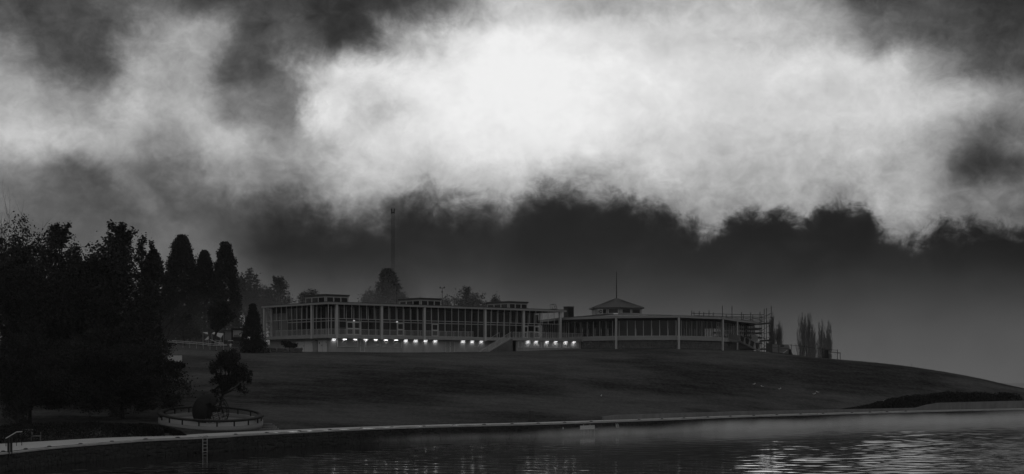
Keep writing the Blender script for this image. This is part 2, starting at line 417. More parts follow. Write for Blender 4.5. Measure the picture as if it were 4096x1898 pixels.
def on_ground(u, v, y0=105, y1=330):      # where a sight line first meets the lawn
    Y = np.linspace(y0, y1, 500); d = Z_(v, Y) - hz(X_(u, Y), Y)
    i = np.where(d <= 0)[0]
    k = Y[i[0]] if len(i) else y1
    return Vector((X_(u, k), k, gz(X_(u, k), k)))

# lawn
ss = np.concatenate([np.linspace(0, s_of_u(0) - 2, 30), np.linspace(s_of_u(0), s_of_u(4096) + 70, 300), np.linspace(s_of_u(4096) + 78, slen[-1] - 1, 30)])
x, y, tx, ty = shore_at(ss); pw = PW(ss)
dd = np.concatenate([[0.3], np.linspace(1, 14, 14), np.linspace(15.5, 150, 84), np.geomspace(155, 420, 22)])
gx = x[:, None] - ty[:, None] * (pw[:, None] + dd[None, :] - 0.6); gy = y[:, None] + tx[:, None] * (pw[:, None] + dd[None, :] - 0.6)
gzv = hz(gx, gy)
def grid_quads(a, b):
    i = np.arange(a - 1)[:, None] * b + np.arange(b - 1)[None, :]
    return np.stack([i, i + b, i + b + 1, i + 1], axis=-1).reshape(-1, 4)
gx = np.clip(gx, -560, 560)
me = np_mesh('lawn', np.stack([gx, gy, gzv], -1).reshape(-1, 3), grid_quads(*gx.shape), 'grass', smooth=True)
tag(link('lawn', me), 'dark mown lawn sloping from the lakeside path up to the buildings', kind='structure')

# path
pd = np.linspace(0, 1, 6)
px = x[:, None] - ty[:, None] * (0.36 + pd[None, :] * (pw[:, None] - 0.36)); py = y[:, None] + tx[:, None] * (0.36 + pd[None, :] * (pw[:, None] - 0.36))
v0 = np.stack([px, py, np.full_like(px, 1.345)], -1).reshape(-1, 3)
me = np_mesh('path', v0, grid_quads(*px.shape), 'path', smooth=True)
tag(link('path', me), 'pale concrete footpath along the lake edge', kind='structure')

# lake: one rippled sheet
rng = np.random.default_rng(5)
lx = np.concatenate([[-560, -300, -150, -90], np.arange(-62, 105, 0.34), [130, 200, 350, 560]])
ly = np.concatenate([[-30, 10, 50, 75], np.arange(90, 150, 0.15), np.arange(150, 262, 0.4), [300, 400, 600, 800]])
LX, LY = np.meshgrid(lx, ly, indexing='ij')
def vnoise(x, y, sc, seed):
    r = np.random.default_rng(seed); G = r.random((256, 256))
    fx, fy = x / sc + 1000.3, y / sc + 1000.7
    i, j = np.floor(fx).astype(int), np.floor(fy).astype(int); a, b_ = fx - i, fy - j
    a, b_ = a * a * (3 - 2 * a), b_ * b_ * (3 - 2 * b_)
    g_ = lambda p, q: G[p % 256, q % 256]
    return (g_(i, j) * (1 - a) + g_(i + 1, j) * a) * (1 - b_) + (g_(i, j + 1) * (1 - a) + g_(i + 1, j + 1) * a) * b_
LZ = np.zeros_like(LX)
wind = 0.17 + 0.30 * vnoise(LX, LY, 17, 1) ** 2
wq_ = np.clip((LX - 0.16 * LY + 7) / 30, 0, 1); wind += 0.85 * wq_ * wq_ * (3 - 2 * wq_) * np.clip((188 - LY) / 55, 0, 1) * (0.55 + 0.6 * vnoise(LX, LY * 1.5, 6, 7))
wind += 0.18 * np.clip((-LX - 8) / 18, 0, 1) * np.clip((135 - LY) / 22, 0, 1)
for k in range(56):
    lam = math.exp(rng.uniform(math.log(0.5), math.log(3.4))); th = R(90) + rng.normal(0, 0.48)
    slope = 0.0062 * rng.uniform(0.5, 1.3)
    amp = slope * lam / (2 * math.pi) * 1.55
    LZ += amp * np.sin((LX * math.cos(th) + LY * math.sin(th)) * 2 * math.pi / lam + rng.uniform(0, 6.28) + 1.5 * vnoise(LX, LY, lam * 5, 20 + k))
LZ *= wind
inner = (LX > -63) & (LX < 106) & (LY > 89) & (LY < 263)
LZ = np.where(inner, LZ, 0.0)
me = np_mesh('lake', np.stack([LX, LY, LZ], -1).reshape(-1, 3), grid_quads(*LX.shape), 'water', smooth=True)
tag(link('lake', me), 'dark rippled lake water in the foreground', kind='structure')

# ------------------------------------------------------------------ lake wall of rubble stone
def stone_mesh(name, seed, material):
    r = random.Random(seed); mb = MB()
    o = [(-.5, -.5), (-.15, -.52), (.22, -.5), (.5, -.46), (.51, .1), (.47, .5), (.05, .52), (-.47, .48), (-.52, .05)]
    o = [(a + r.uniform(-.05, .05), c + r.uniform(-.05, .05)) for a, c in o]
    k = len(o)
    back = [(a, 0.25, c) for a, c in o]; mid = [(a, -0.05, c) for a, c in o]
    front = [(a * .76 + r.uniform(-.04, .04), -.5 + r.uniform(-.18, .12), c * .74 + r.uniform(-.04, .04)) for a, c in o]
    mb.v = back + mid + front + [(r.uniform(-.1, .1), -.62, r.uniform(-.1, .1))]
    for q in (0, k):
        for i in range(k):
            j = (i + 1) % k; mb.f.append((q + i, q + j, q + k + j, q + k + i))
    for i in range(k): mb.f.append((2 * k + i, 2 * k + (i + 1) % k, 3 * k))
    return mb, mb.mesh(name, material)
STW = [stone_mesh('stone', 50 + i, 'wallstone') for i in range(8)]
STR = [stone_mesh('stone', 90 + i, 'stone') for i in range(8)]
s_a, s_b = s_of_u(0) - 12, s_of_u(4096) + 8
mid = shore_at((s_a + s_b) / 2)
lw = thing('lake_wall', (float(mid[0]), float(mid[1]), 0), 'long dark rubble stone wall holding the path above the water', 'wall')
sv = np.arange(s_a, s_b, 1.2); x, y, tx, ty = shore_at(sv)
bed = MB()
for i in range(len(sv) - 1):
    for (d0, z0, d1, z1) in ((-0.05, -0.6, 0.10, 1.19), (0.10, 1.19, 0.6, 1.19)):
        bed.poly([(x[i] - ty[i] * d0, y[i] + tx[i] * d0, z0), (x[i + 1] - ty[i + 1] * d0, y[i + 1] + tx[i + 1] * d0, z0),
                  (x[i + 1] - ty[i + 1] * d1, y[i + 1] + tx[i + 1] * d1, z1), (x[i] - ty[i] * d1, y[i] + tx[i] * d1, z1)])
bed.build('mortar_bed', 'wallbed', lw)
rs = random.Random(3)
# coping: one slab after another along the edge
sv = np.arange(s_a, s_b, 2.4)
for i, s0 in enumerate(sv):
    q = [shore_at(s0 + 0.01), shore_at(s0 + 1.2), shore_at(s0 + 2.39)]
    zt = 1.31 + rs.uniform(-.012, .012); mb = MB()
    for p0, p1 in ((q[0], q[1]), (q[1], q[2])):
        c = []
        for z_ in (1.19, zt):
            for pp, d in ((p0, -0.02), (p1, -0.02), (p1, 0.40), (p0, 0.40)):
                c.append((float(pp[0] - pp[3] * d), float(pp[1] + pp[2] * d), z_))
        mb.hexa(c)
    mb.build('coping_slab', 'coping', lw)
# stones
infill_v, infill_f = [], []
n_st = 0; lo = org(lw)
s = s_a
courses = [(-.05, 0.34), (0.24, 0.34), (0.52, 0.34), (0.82, 0.34)]
cells = []
for ci, (zb, h) in enumerate(courses):
    s = s_a + rs.uniform(0, .3)
    while s < s_b:
        l = rs.choice((.3, .42, .55, .7, .95)) * rs.uniform(.85, 1.15); cells.append((s, zb + rs.uniform(-.09, .07), l, h * rs.uniform(.7, 1.15))); s += l * rs.uniform(.93, 1.02)
cells.sort()
vis = s_of_u(0) - 1
for (s, zb, l, h) in cells:
    px_, py_, tx_, ty_ = (float(q) for q in shore_at(s + l / 2))
    zc = zb + h / 2; d = -0.05 + 0.15 * (zc + .6) / 1.79
    k = rs.randrange(8); dep = rs.uniform(.10, .2)
    loc = Vector((px_ - ty_ * d, py_ + tx_ * d, zc)); ang = math.atan2(ty_, tx_); tw = rs.uniform(-.32, .32)
    if s >= vis and n_st < 290:
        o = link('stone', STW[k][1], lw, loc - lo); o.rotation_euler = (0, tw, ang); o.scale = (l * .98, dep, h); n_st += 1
    else:
        mtx = Matrix.Translation(loc - lo) @ Matrix.Rotation(ang, 4, 'Z') @ Matrix.Rotation(tw, 4, 'Y') @ Matrix.Diagonal((l * .98, dep, h, 1))
        nb = len(infill_v); infill_v += [tuple(mtx @ Vector(p)) for p in STW[k][0].v]; infill_f += [tuple(nb + i for i in f) for f in STW[k][0].f]
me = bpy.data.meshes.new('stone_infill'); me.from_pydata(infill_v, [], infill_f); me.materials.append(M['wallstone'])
tag(link('stone_infill', me, lw), kind='stuff')

# low concrete retaining wall behind the path, panel by panel
rw_tab = [(2417, 0.03), (2492, 0.56), (3000, 0.50), (3500, 0.40), (3700, 0.40), (3765, 1.02), (4096, 1.12), (4300, 1.12)]
s0 = s_of_u(2417) + 3; s1 = s_of_u(4096) + 12
u_of_s = lambda s: float(shore_at(s)[0] / shore_at(s)[1] * FPX + CU)
pm = shore_at((s0 + s1) / 2)
rw = thing('retaining_wall', (float(pm[0]), float(pm[1]), 1.2), 'long low pale concrete wall behind the path, ramped at its left end', 'wall')
s = s0
while s < s1:
    e = s + 2.42; c = []
    for zf in (0, 1):
        for ss_, back in ((s, 0), (e, 0), (e, 1), (s, 1)):
            xx, yy, tx_, ty_ = (float(q) for q in shore_at(ss_)); d = float(PW(ss_)) + 0.0 + 0.24 * back
            hgt = float(np.interp(u_of_s(ss_) - 22, [a for a, _ in rw_tab], [b_ for _, b_ in rw_tab]))
            c.append((xx - ty_ * d, yy + tx_ * d, 1.1 if not zf else 1.345 + hgt))
    MB().hexa(c).build('panel', 'lowwall', rw)
    s += 2.45

# dark dome lamps set in the path edge
def dome_light():
    mb = MB(); k = 12
    for j in range(4):
        t_ = j / 3 * math.pi / 2
        for i in range(k):
            a = 2 * math.pi * i / k; mb.v.append((.25 * math.cos(t_) * math.cos(a), .15 * math.cos(t_) * math.sin(a), .085 * math.sin(t_)))
    for j in range(3):
        for i in range(k): mb.f.append((j * k + i, j * k + (i + 1) % k, (j + 1) * k + (i + 1) % k, (j + 1) * k + i))
    return mb.mesh('edge_hood', 'black', smooth=True)
dm = dome_light(); i = 0
for u in [-35, 40, 130, 222, 345, 470, 600, 726, 840, 962, 1084, 1214, 1335, 1460, 1581, 1708, 1826, 1947, 2059, 2165, 2272, 2378, 2570, 2662, 2750, 2845, 2935, 3028, 3120, 3215, 3305, 3420, 3492, 3560, 3635]:
    sq = s_of_u(max(u, 0)) + (u * 0.03 if u < 0 else 0); xx, yy, tx_, ty_ = (float(q) for q in shore_at(sq))
    if u < 0: continue
    o = link('edge_hood', dm, None, (xx - ty_ * .52, yy + tx_ * .52, 1.34)); o.rotation_euler.z = math.atan2(ty_, tx_)
    ORD = ['first', 'second', 'third', 'fourth', 'fifth', 'sixth', 'seventh', 'eighth', 'ninth', 'tenth', 'eleventh', 'twelfth', 'thirteenth', 'fourteenth', 'fifteenth', 'sixteenth', 'seventeenth', 'eighteenth', 'nineteenth', 'twentieth']
    ORD += ['twenty-' + w for w in ORD[:9]] + ['thirtieth'] + ['thirty-' + w for w in ORD[:9]]
    tag(o, 'small dark domed hood on the path edge, %s from the left' % ORD[i], 'edge hood', 'hoods along the path edge'); i += 1

# ------------------------------------------------------------------ main pavilion (plan axes: a along the long front, b into the building)
C0 = Vector((-29.4, 240.0, 0)); E1 = Vector((0.7638, 0.6455, 0)); E2 = Vector((-0.6455, 0.7638, 0)); UP = Vector((0, 0, 1))
def W(a, b_, z): return C0 + E1 * a + E2 * b_ + Vector((0, 0, z))
def a_at(u, b_=0.0):
    k = (u - CU) / FPX; return (k * (C0.y + E2.y * b_) - (C0.x + E2.x * b_)) / (E1.x - k * E1.y)
def b_at(u, a=0.0):
    k = (u - CU) / FPX; return (k * (C0.y + E1.y * a) - (C0.x + E1.x * a)) / (E2.x - k * E2.y)
def bx(mb, a0, a1, b0, b1, z0, z1):
    return mb.hexa([W(a0, b0, z0), W(a1, b0, z0), W(a1, b1, z0), W(a0, b1, z0), W(a0, b0, z1), W(a1, b0, z1), W(a1, b1, z1), W(a0, b1, z1)])
pav = thing('main_pavilion', tuple(W(25, 10, 10)), 'long two storey glass walled pavilion with flat roof and deep deck', 'building')
ROOF0, ROOF1, DECK0, DECK1, GR = 17.60, 18.00, 12.20, 12.68, 9.0
AL, BL = 51.2, 20.1
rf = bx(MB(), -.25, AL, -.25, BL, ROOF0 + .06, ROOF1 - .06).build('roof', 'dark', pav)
bx(MB(), -.28, AL + .03, -.31, -.26, ROOF0, ROOF1 - .08).build('fascia', 'fascia', rf)
bx(MB(), -.31, -.26, -.25, BL + .03, ROOF0, ROOF1 - .08).build('fascia', 'fascia', rf)
bx(MB(), AL + .002, AL + .05, -.25, BL, ROOF0, ROOF1 - .08).build('fascia', 'fascia', rf)
# ribbed sheet edge
mb = MB(); a = -.34
while a < AL + .1:
    bx(mb, a, a + .16, -.34, BL, ROOF1 - .055, ROOF1 + .02); bx(mb, a + .16, a + .31, -.33, BL, ROOF1 - .055, ROOF1 - .03); a += .31
tag(mb.build('sheeting', 'roof', rf), kind='stuff')
dk = bx(MB(), -.1, AL, -.1, BL, DECK0, DECK1).build('deck', 'deckedge', pav)
bx(MB(), 3, AL - 5, 3, BL - 2, ROOF0 - .12, ROOF0 + .05).build('ceiling', 'panelwall', pav)
# columns
for a in (1.62, 10.44, 19.2, 32.4, 41.2, 50.0):
    bx(MB(), a - .2, a + .2, -.12, .28, DECK1 - .6, ROOF0 + .05).build('column', 'column', pav)
for bq in (4.86, 19.7):
    bx(MB(), -.12, .28, bq - .2, bq + .2, DECK1 - .6, ROOF0 + .05).build('column', 'column', pav)
for a in (1.62, 10.44, 19.2, 32.4, 41.2, 50.0):
    bx(MB(), a - .2, a + .2, BL - .5, BL - .1, DECK1 - .1, ROOF0 + .05).build('column', 'column', pav)
# outer screen: full posts, short hangers down to a mid rail
MID = 15.36
posts_a = [0.02]
cols = [1.62, 10.44, 19.2, 32.4, 41.2, 50.0]
for c0, c1 in zip(cols[:-1], cols[1:]):
    n = round((c1 - c0) / 1.468)
    for k in range(1, n):
        a = c0 + (c1 - c0) * k / n
        full = (k % 3 == 0)
        bx(MB(), a - .04, a + .04, .02, .1, DECK1 if full else MID, ROOF0 + .03).build('screen_post' if full else 'screen_hanger', 'mullion', pav)
bx(MB(), -.02, .07, -.02, .07, DECK1, ROOF0 + .03).build('screen_post', 'mullion', pav)
for k, bq in enumerate([3.4, 6.35, 7.9, 9.5, 11.1, 12.7, 14.3, 15.9, 17.6]):
    full = k in (3, 6)
    bx(MB(), .02, .1, bq - .04, bq + .04, DECK1 if full else MID, ROOF0 + .03).build('screen_post' if full else 'screen_hanger', 'mullion', pav)
bx(MB(), .1, 49.9, .0, .06, MID - .05, MID + .03).build('screen_rail', 'rail', pav)
bx(MB(), .0, .06, .1, 19.6, MID - .05, MID + .03).build('screen_rail', 'rail', pav)
# inner glazing
GB, GA, GEND = 1.7, 1.7, 46.6
TR = 15.02; G0 = DECK1 + .12; G1 = ROOF0 - .25
bx(MB(), GA - .05, GEND, GB - .06, GB + .06, TR - .06, TR + .06).build('transom', 'mullion', pav)
bx(MB(), GA - .06, GA + .06, GB + .06, 15.0, TR - .06, TR + .06).build('transom', 'mullion', pav)
bx(MB(), GA - .05, GEND, GB - .08, GB + .08, DECK1, G0).build('sill', 'mullion', pav)
bx(MB(), GA - .08, GA + .08, GB + .08, 15.0, DECK1, G0).build('sill', 'mullion', pav)
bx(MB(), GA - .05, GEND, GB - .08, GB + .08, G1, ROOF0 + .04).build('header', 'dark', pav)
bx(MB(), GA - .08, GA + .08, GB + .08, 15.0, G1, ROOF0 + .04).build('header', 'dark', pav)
N = 31; ga = [GA + (GEND - GA) * i / N for i in range(N + 1)]
doors = {a_at(1386, GB): 0, a_at(1415, GB): 1, a_at(1589, GB): 2, a_at(1728, GB): 3, a_at(2107, GB): 4, a_at(2155, GB): 5}
dcell = {min(range(N), key=lambda i: abs((ga[i] + ga[i + 1]) / 2 - d)) for d in doors}
rw_ = random.Random(11)
for i in range(N + 1):
    w = .07 if i % 3 == 0 else .045
    bx(MB(), ga[i] - w, ga[i] + w, GB - .07, GB + .09, G0, G1).build('mullion', 'mullion', pav)
for i in range(N):
    a0, a1 = ga[i] + .072, ga[i + 1] - .072
    bx(MB(), a0, a1, GB - .006, GB + .006, TR + .062, G1).build('pane', 'glass', pav)
    if i in dcell:
        d = thing_part = MB()
        for (p, q, r_, s_) in ((a0, a0 + .14, G0, TR - .1), (a1 - .14, a1, G0, TR - .1), (a0 + .14, a1 - .14, TR - .24, TR - .1), (a0 + .14, a1 - .14, G0 + .95, G0 + 1.12), (a0 + .14, a1 - .14, G0, G0 + .16)):
            bx(d, p, q, GB - .05, GB + .03, r_, s_)
        dr = d.build('door', 'louvre', pav)
        bx(MB(), a0 + .15, a1 - .15, GB - .006, GB + .006, G0 + .17, TR - .25).build('pane', 'glass', dr)
        bx(MB(), a0 + .16, a0 + .2, GB - .12, GB - .08, G0 + .95, G0 + 1.2).build('handle', 'rail', dr)
    else:
        bx(MB(), a0, a1, GB - .006, GB + .006, G0, TR - .062).build('pane', 'glass', pav)
    # curtains drawn behind most of the long front
    if i > 3:
        f = rw_.uniform(.05, .25) if i % 3 else .5
        bx(MB(), a0 + f * .5, a1 - .1 * rw_.random(), GB + .45, GB + .5, G0, G1 - rw_.choice([.1, .35])).build('curtain', 'curtain', pav)
nb = 9; gb = [GB + (15.0 - GB) * i / nb for i in range(nb + 1)]
for i in range(1, nb + 1): bx(MB(), GA - .07, GA + .09, gb[i] - .06, gb[i] + .06, G0, G1).build('mullion', 'mullion', pav)
for i in range(nb):
    for z0, z1 in ((G0, TR - .062), (TR + .062, G1)):
        bx(MB(), GA - .006, GA + .006, gb[i] + .072, gb[i + 1] - .072, z0, z1).build('pane', 'glass', pav)
bx(MB(), GA - .1, GA + .1, 15.1, 17.3, DECK1, 16.6).build('wall_panel', 'panelwall', pav)
bx(MB(), GA - .1, GA + .1, 17.9, BL - .6, DECK1, 16.6).build('wall_panel', 'panelwall', pav)
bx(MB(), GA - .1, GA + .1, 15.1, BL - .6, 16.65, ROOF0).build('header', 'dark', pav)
# interior: back wall, end wall, display blocks
bx(MB(), 3, GEND, 9.0, 9.2, DECK1, ROOF0 - .13).build('inner_wall', 'panelwall', pav)
bx(MB(), GEND - .1, GEND + .1, 3.4, 17.0, DECK1, ROOF0 - .01).build('end_wall', 'panelwall', pav)
bx(MB(), 3, GEND - .2, 17.0, 17.2, DECK1, ROOF0 - .01).build('back_wall', 'panelwall', pav)
for a, h in ((5, 1.4), (12, 2.2), (17, 1.1), (22.5, 1.3), (30, 1.8), (38, 1.5)):
    bx(MB(), a, a + 1.6, 4.2, 5.0, DECK1, DECK1 + h).build('display_case', 'sail', pav)
# balustrade
def balustrade(parent, p, q, h=1.02, step=.13):
    p, q = Vector(p), Vector(q); L = (q - p).length; d = (q - p) / L; dh = Vector((d.x, d.y, 0)).normalized(); sd_ = dh.cross(UP)
    mb = MB(); mb.hexa([p - sd_ * .03 + UP * (h - .05), q - sd_ * .03 + UP * (h - .05), q + sd_ * .03 + UP * (h - .05), p + sd_ * .03 + UP * (h - .05),
                        p - sd_ * .03 + UP * h, q - sd_ * .03 + UP * h, q + sd_ * .03 + UP * h, p + sd_ * .03 + UP * h])
    t_ = mb.build('balustrade', 'rail', parent)
    mb = MB().hexa([p - sd_ * .02 + UP * .08, q - sd_ * .02 + UP * .08, q + sd_ * .02 + UP * .08, p + sd_ * .02 + UP * .08,
                    p - sd_ * .02 + UP * .12, q - sd_ * .02 + UP * .12, q + sd_ * .02 + UP * .12, p + sd_ * .02 + UP * .12])
    mb.build('bottom_rail', 'rail', t_)
    mb = MB(); n = max(1, int(L / step))
    for i in range(n + 1):
        c = p + d * L * i / n; r_ = .011 if i % 12 else .03
        mb.box(c + UP * (h / 2 - .02), (r_ * 2, r_ * 2, h - .06), ax=dh, ay=sd_)
    tag(mb.build('balusters', 'rail', t_), kind='stuff')
    return t_
cb = [.35] + [c for c in cols]
for c0, c1 in zip([.35, 1.85, 10.67, 19.43], [1.4, 10.22, 18.98, 30.0]):
    balustrade(pav, W(c0, .3, DECK1), W(c1, .3, DECK1))
for c0, c1 in ((.4, 4.62), (5.1, 16.5)):
    balustrade(pav, W(.3, c0, DECK1), W(.3, c1, DECK1))
# lower storey
FW, SW = 1.0, 1.0
lwl = bx(MB(), SW, AL - 3, FW, FW + .3, GR, DECK0).build('lower_wall', 'concrete', pav)
bx(MB(), SW, SW + .3, FW + .3, BL - .5, GR, DECK0).build('lower_wall', 'concrete', pav)
for u in (1316, 1345, 1436, 1523, 1608, 1614, 1696, 1860):
    a = a_at(u, FW); bx(MB(), a - .12, a + .12, FW - .05, FW, GR, DECK0).build('pilaster', 'concrete', pav)
def louvre(u0, u1, z0, z1, parent=pav, n=None, door=False, plane=FW):
    a0, a1 = a_at(u0, plane), a_at(u1, plane); mb = MB()
    for (p, q, r_, s_) in ((a0, a0 + .07, z0, z1), (a1 - .07, a1, z0, z1), (a0 + .07, a1 - .07, z1 - .07, z1), (a0 + .07, a1 - .07, z0, z0 + .07)):
        bx(mb, p, q, plane - .14, plane - .004, r_, s_)
    fr_ = mb.build('louvre_door' if door else 'louvre_panel', 'louvre', parent)
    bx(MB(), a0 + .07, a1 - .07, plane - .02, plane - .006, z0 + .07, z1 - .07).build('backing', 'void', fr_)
    n = n or int((z1 - z0 - .14) / .135); st = (z1 - z0 - .14) / n
    for i in range(n):
        zc = z0 + .07 + st * (i + .5)
        mb = MB(); c = W((a0 + a1) / 2, plane - .075, zc)
        mb.box(c, (a1 - a0 - .15, .10, .02), ax=E1, ay=(E2 * .75 + UP * .66), az_=(UP * .75 - E2 * .66))
        mb.build('slat', 'louvre', fr_)
    if door:
        bx(MB(), a0 + .02, a0 + .05, plane - .2, plane - .14, z0 + 1.0, z0 + 1.12).build('handle', 'black', fr_)
ZB = 10.0
louvre(1349, 1431, 10.78, 12.02); louvre(1462, 1520, 10.78, 12.02); louvre(1526, 1605, 10.78, 12.02)
louvre(1440, 1458, ZB, 11.95, door=True)
louvre(1781, 1799, ZB, 11.95, door=True); louvre(1799.5, 1818, ZB, 11.95, door=True)
# doors on the side wall
def side_door(u0, u1, z1, name='door', leaves=2):
    b0, b1 = sorted((b_at(u0, SW), b_at(u1, SW)))
    d = bx(MB(), SW - .08, SW - .004, b0, b1, ZB - .6, z1).build(name, 'door', pav)
    for k in range(1, leaves):
        bb = b0 + (b1 - b0) * k / leaves
        bx(MB(), SW - .09, SW - .081, bb - .012, bb + .012, ZB - .6, z1 - .02).build('joint', 'black', d)
    bx(MB(), SW - .13, SW - .083, (b0 + b1) / 2 + .1, (b0 + b1) / 2 + .18, ZB + .95, ZB + 1.1).build('handle', 'black', d)
    bx(MB(), SW - .092, SW - .083, b0 + .1, b0 + .22, ZB + 1.45, ZB + 1.6).build('notice', 'signblack', d)
    bx(MB(), SW - .092, SW - .083, b1 - .55, b1 - .35, ZB + 1.3, ZB + 1.6).build('notice', 'signblack', d)
side_door(1273, 1309, 11.9); side_door(1187, 1252, 11.75)
b0, b1 = sorted((b_at(1262, SW), b_at(1271, SW)))
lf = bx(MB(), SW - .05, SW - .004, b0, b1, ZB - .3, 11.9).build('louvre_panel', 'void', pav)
for i in range(13):
    z_ = ZB - .2 + i * .16
    MB().box(W(SW - .09, (b0 + b1) / 2, z_), (b1 - b0 - .04, .10, .02), ax=E2, ay=(E1 * .75 + UP * .66), az_=(UP * .75 - E1 * .66)).build('slat', 'louvre', lf)
# clerestory boxes on the roof
for k, (a0, z1) in enumerate(((2.76, 19.5), (22.1, 19.5), (41.9, 19.5))):
    b0, wa, wb = 5.0, 4.5, 7.4
    pts = [(a0, b0), (a0 + wa, b0), (a0 + wa, b0 + wb), (a0 + 1.2, b0 + wb), (a0, b0 + wb - 1.2)]
    pl = [W(p, q, 0) for p, q in pts]
    cl = MB().prism([(p.x, p.y) for p in pl], ROOF1 + .03, z1 - .25).build('clerestory', 'fascia', pav)
    pl2 = [W(p, q, 0) for p, q in ((a0 - .22, b0 - .22), (a0 + wa + .12, b0 - .22), (a0 + wa + .12, b0 + wb + .2), (a0 + 1.1, b0 + wb + .2), (a0 - .22, b0 + wb - 1.1))]
    MB().prism([(p.x, p.y) for p in pl2], z1 - .25, z1).build('clerestory_roof', 'dark', cl)
    for j in range(3):
        q0 = a0 + .25 + j * 1.4
        bx(MB(), q0, q0 + 1.2, b0 - .03, b0 - .004, ROOF1 + .25, z1 - .52).build('window', 'glass', cl)
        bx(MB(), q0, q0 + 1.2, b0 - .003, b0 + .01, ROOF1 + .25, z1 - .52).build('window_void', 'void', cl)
        for (p, q, r_, s_) in ((q0 - .08, q0, ROOF1 + .17, z1 - .44), (q0 + 1.2, q0 + 1.28, ROOF1 + .17, z1 - .44), (q0, q0 + 1.2, z1 - .52, z1 - .44)):
            bx(MB(), p, q, b0 - .06, b0 - .004, r_, s_).build('window_frame', 'mullion', cl)
        q0 = b0 + .3 + j * 1.95
        bx(MB(), a0 - .03, a0 - .004, q0, q0 + 1.7, ROOF1 + .25, z1 - .52).build('window', 'glass', cl)
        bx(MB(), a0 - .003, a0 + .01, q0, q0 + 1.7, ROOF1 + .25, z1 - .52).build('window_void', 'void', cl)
        for (p, q, r_, s_) in ((q0 - .08, q0, ROOF1 + .17, z1 - .44), (q0 + 1.7, q0 + 1.78, ROOF1 + .17, z1 - .44), (q0, q0 + 1.7, z1 - .52, z1 - .44)):
            bx(MB(), a0 - .06, a0 - .004, p, q, r_, s_).build('window_frame', 'mullion', cl)
# exit signs glowing above two doors
for u, w in ((1416, 'the second door of the long front'), (1588, 'the third door of the long front')):
    a = a_at(u, GB - .2)
    es = bx(MB(), a - .16, a + .16, GB - .26, GB - .19, TR + .02, TR + .14).build('exit_sign', 'exit')
    tag(es, 'small lit sign above ' + w, 'exit sign', 'lit signs above the doors')

# ------------------------------------------------------------------ front terrace in front of the right half, with its stair
FB = -3.0
ta0 = a_at(2050, FB); ta1 = a_at(2425, FB)
ter = thing('front_terrace', tuple(W((ta0 + ta1) / 2, -1.5, 10.3)), 'raised railed terrace joining the pavilion to the round pavilion', 'terrace')
bx(MB(), ta0, ta1, FB, -.11, DECK0 + .03, DECK1 - .004).build('deck', 'deckedge', ter)
twl = bx(MB(), a_at(2066, FB + .5), ta1 - 1.4, FB + .5, FB + .8, GR, DECK0 + .03).build('lower_wall', 'concrete', ter)
for u0, u1 in ((2071, 2088), (2097, 2165), (2173, 2186), (2187, 2240), (2249, 2312)):
    louvre(u0, u1, 11.0, 12.08, ter, plane=FB + .5)
for u in (2092, 2169, 2244, 2320):
    a = a_at(u, FB + .5); bx(MB(), a - .13, a + .13, FB + .42, FB + .5, GR, DECK0 + .03).build('pilaster', 'concrete', ter)
a = a_at(2335, FB + .5); bx(MB(), a - .28, a + .28, FB + .45, FB + .49, 11.35, 12.0).build('notice_board', 'sheet', ter)
balustrade(ter, W(ta0 + .2, FB + .12, DECK1), W(ta1 - .1, FB + .12, DECK1))
# stair
sta = a_at(2050, FB); bot_a = a_at(1962, FB)
st = thing('entrance_stair', tuple(W(bot_a + 1, -1.8, 10.1)), 'stone sided stair with railing climbing right to the terrace', 'stair')
zg = 10.15; n = 13
for i in range(n):
    a0 = bot_a + (sta - bot_a) * i / n; a1 = bot_a + (sta - bot_a) * (i + 1) / n
    bx(MB(), a0, a1 - .004, FB + .25, -.4, GR + .3, zg + (DECK1 - zg) * (i + 1) / n - .02).build('step', 'concrete', st)
def stringer(bq, th, mat_):
    mb = MB(); c = []
    for off in (0, th):
        c.append([W(bot_a - .35, bq + off, GR), W(sta, bq + off, GR), W(sta, bq + off, DECK1 + .02), W(sta - .3, bq + off, DECK1 + .02), W(bot_a - .35, bq + off, zg + .12)])
    k = len(c[0]); mb.v = [tuple(p) for p in c[0] + c[1]]
    mb.f = [tuple(range(k)), tuple(range(2 * k - 1, k - 1, -1))] + [(i, k + i, k + (i + 1) % k, (i + 1) % k) for i in range(k)]
    return mb.build('side_wall', mat_, st)
stringer(FB - .02, .22, 'stone'); stringer(-.38, .2, 'concrete')
mb = MB(); c = []
for off in (-.06, .26):
    c.append([W(bot_a - .4, FB - .02 + off, zg + .0), W(sta - .25, FB - .02 + off, DECK1 - .16), W(sta, FB - .02 + off, DECK1 - .16), W(sta, FB - .02 + off, DECK1 + .04), W(sta - .32, FB - .02 + off, DECK1 + .04), W(bot_a - .4, FB - .02 + off, zg + .2)])
mb.v = [tuple(p) for p in c[0] + c[1]]; k = 6
mb.f = [tuple(range(k)), tuple(range(2 * k - 1, k - 1, -1))] + [(i, k + i, k + (i + 1) % k, (i + 1) % k) for i in range(k)]
mb.build('stringer_cap', 'deckedge', st)
balustrade(st, W(bot_a - .3, FB + .08, zg + .12), W(sta - .25, FB + .08, DECK1 + .02))
mb = MB(); mb.path([W(bot_a - 1.6, -.5, zg + .95), W(bot_a - .9, -.5, zg + .95), W(sta - .9, -.5, DECK1 + .95)], .035, 6); mb.tube(W(bot_a - .9, -.5, zg - .2), W(bot_a - .9, -.5, zg + .95), .03); mb.tube(W(sta - .9, -.5, DECK1 - .2), W(sta - .9, -.5, DECK1 + .95), .03)
mb.build('handrail', 'rail', st)
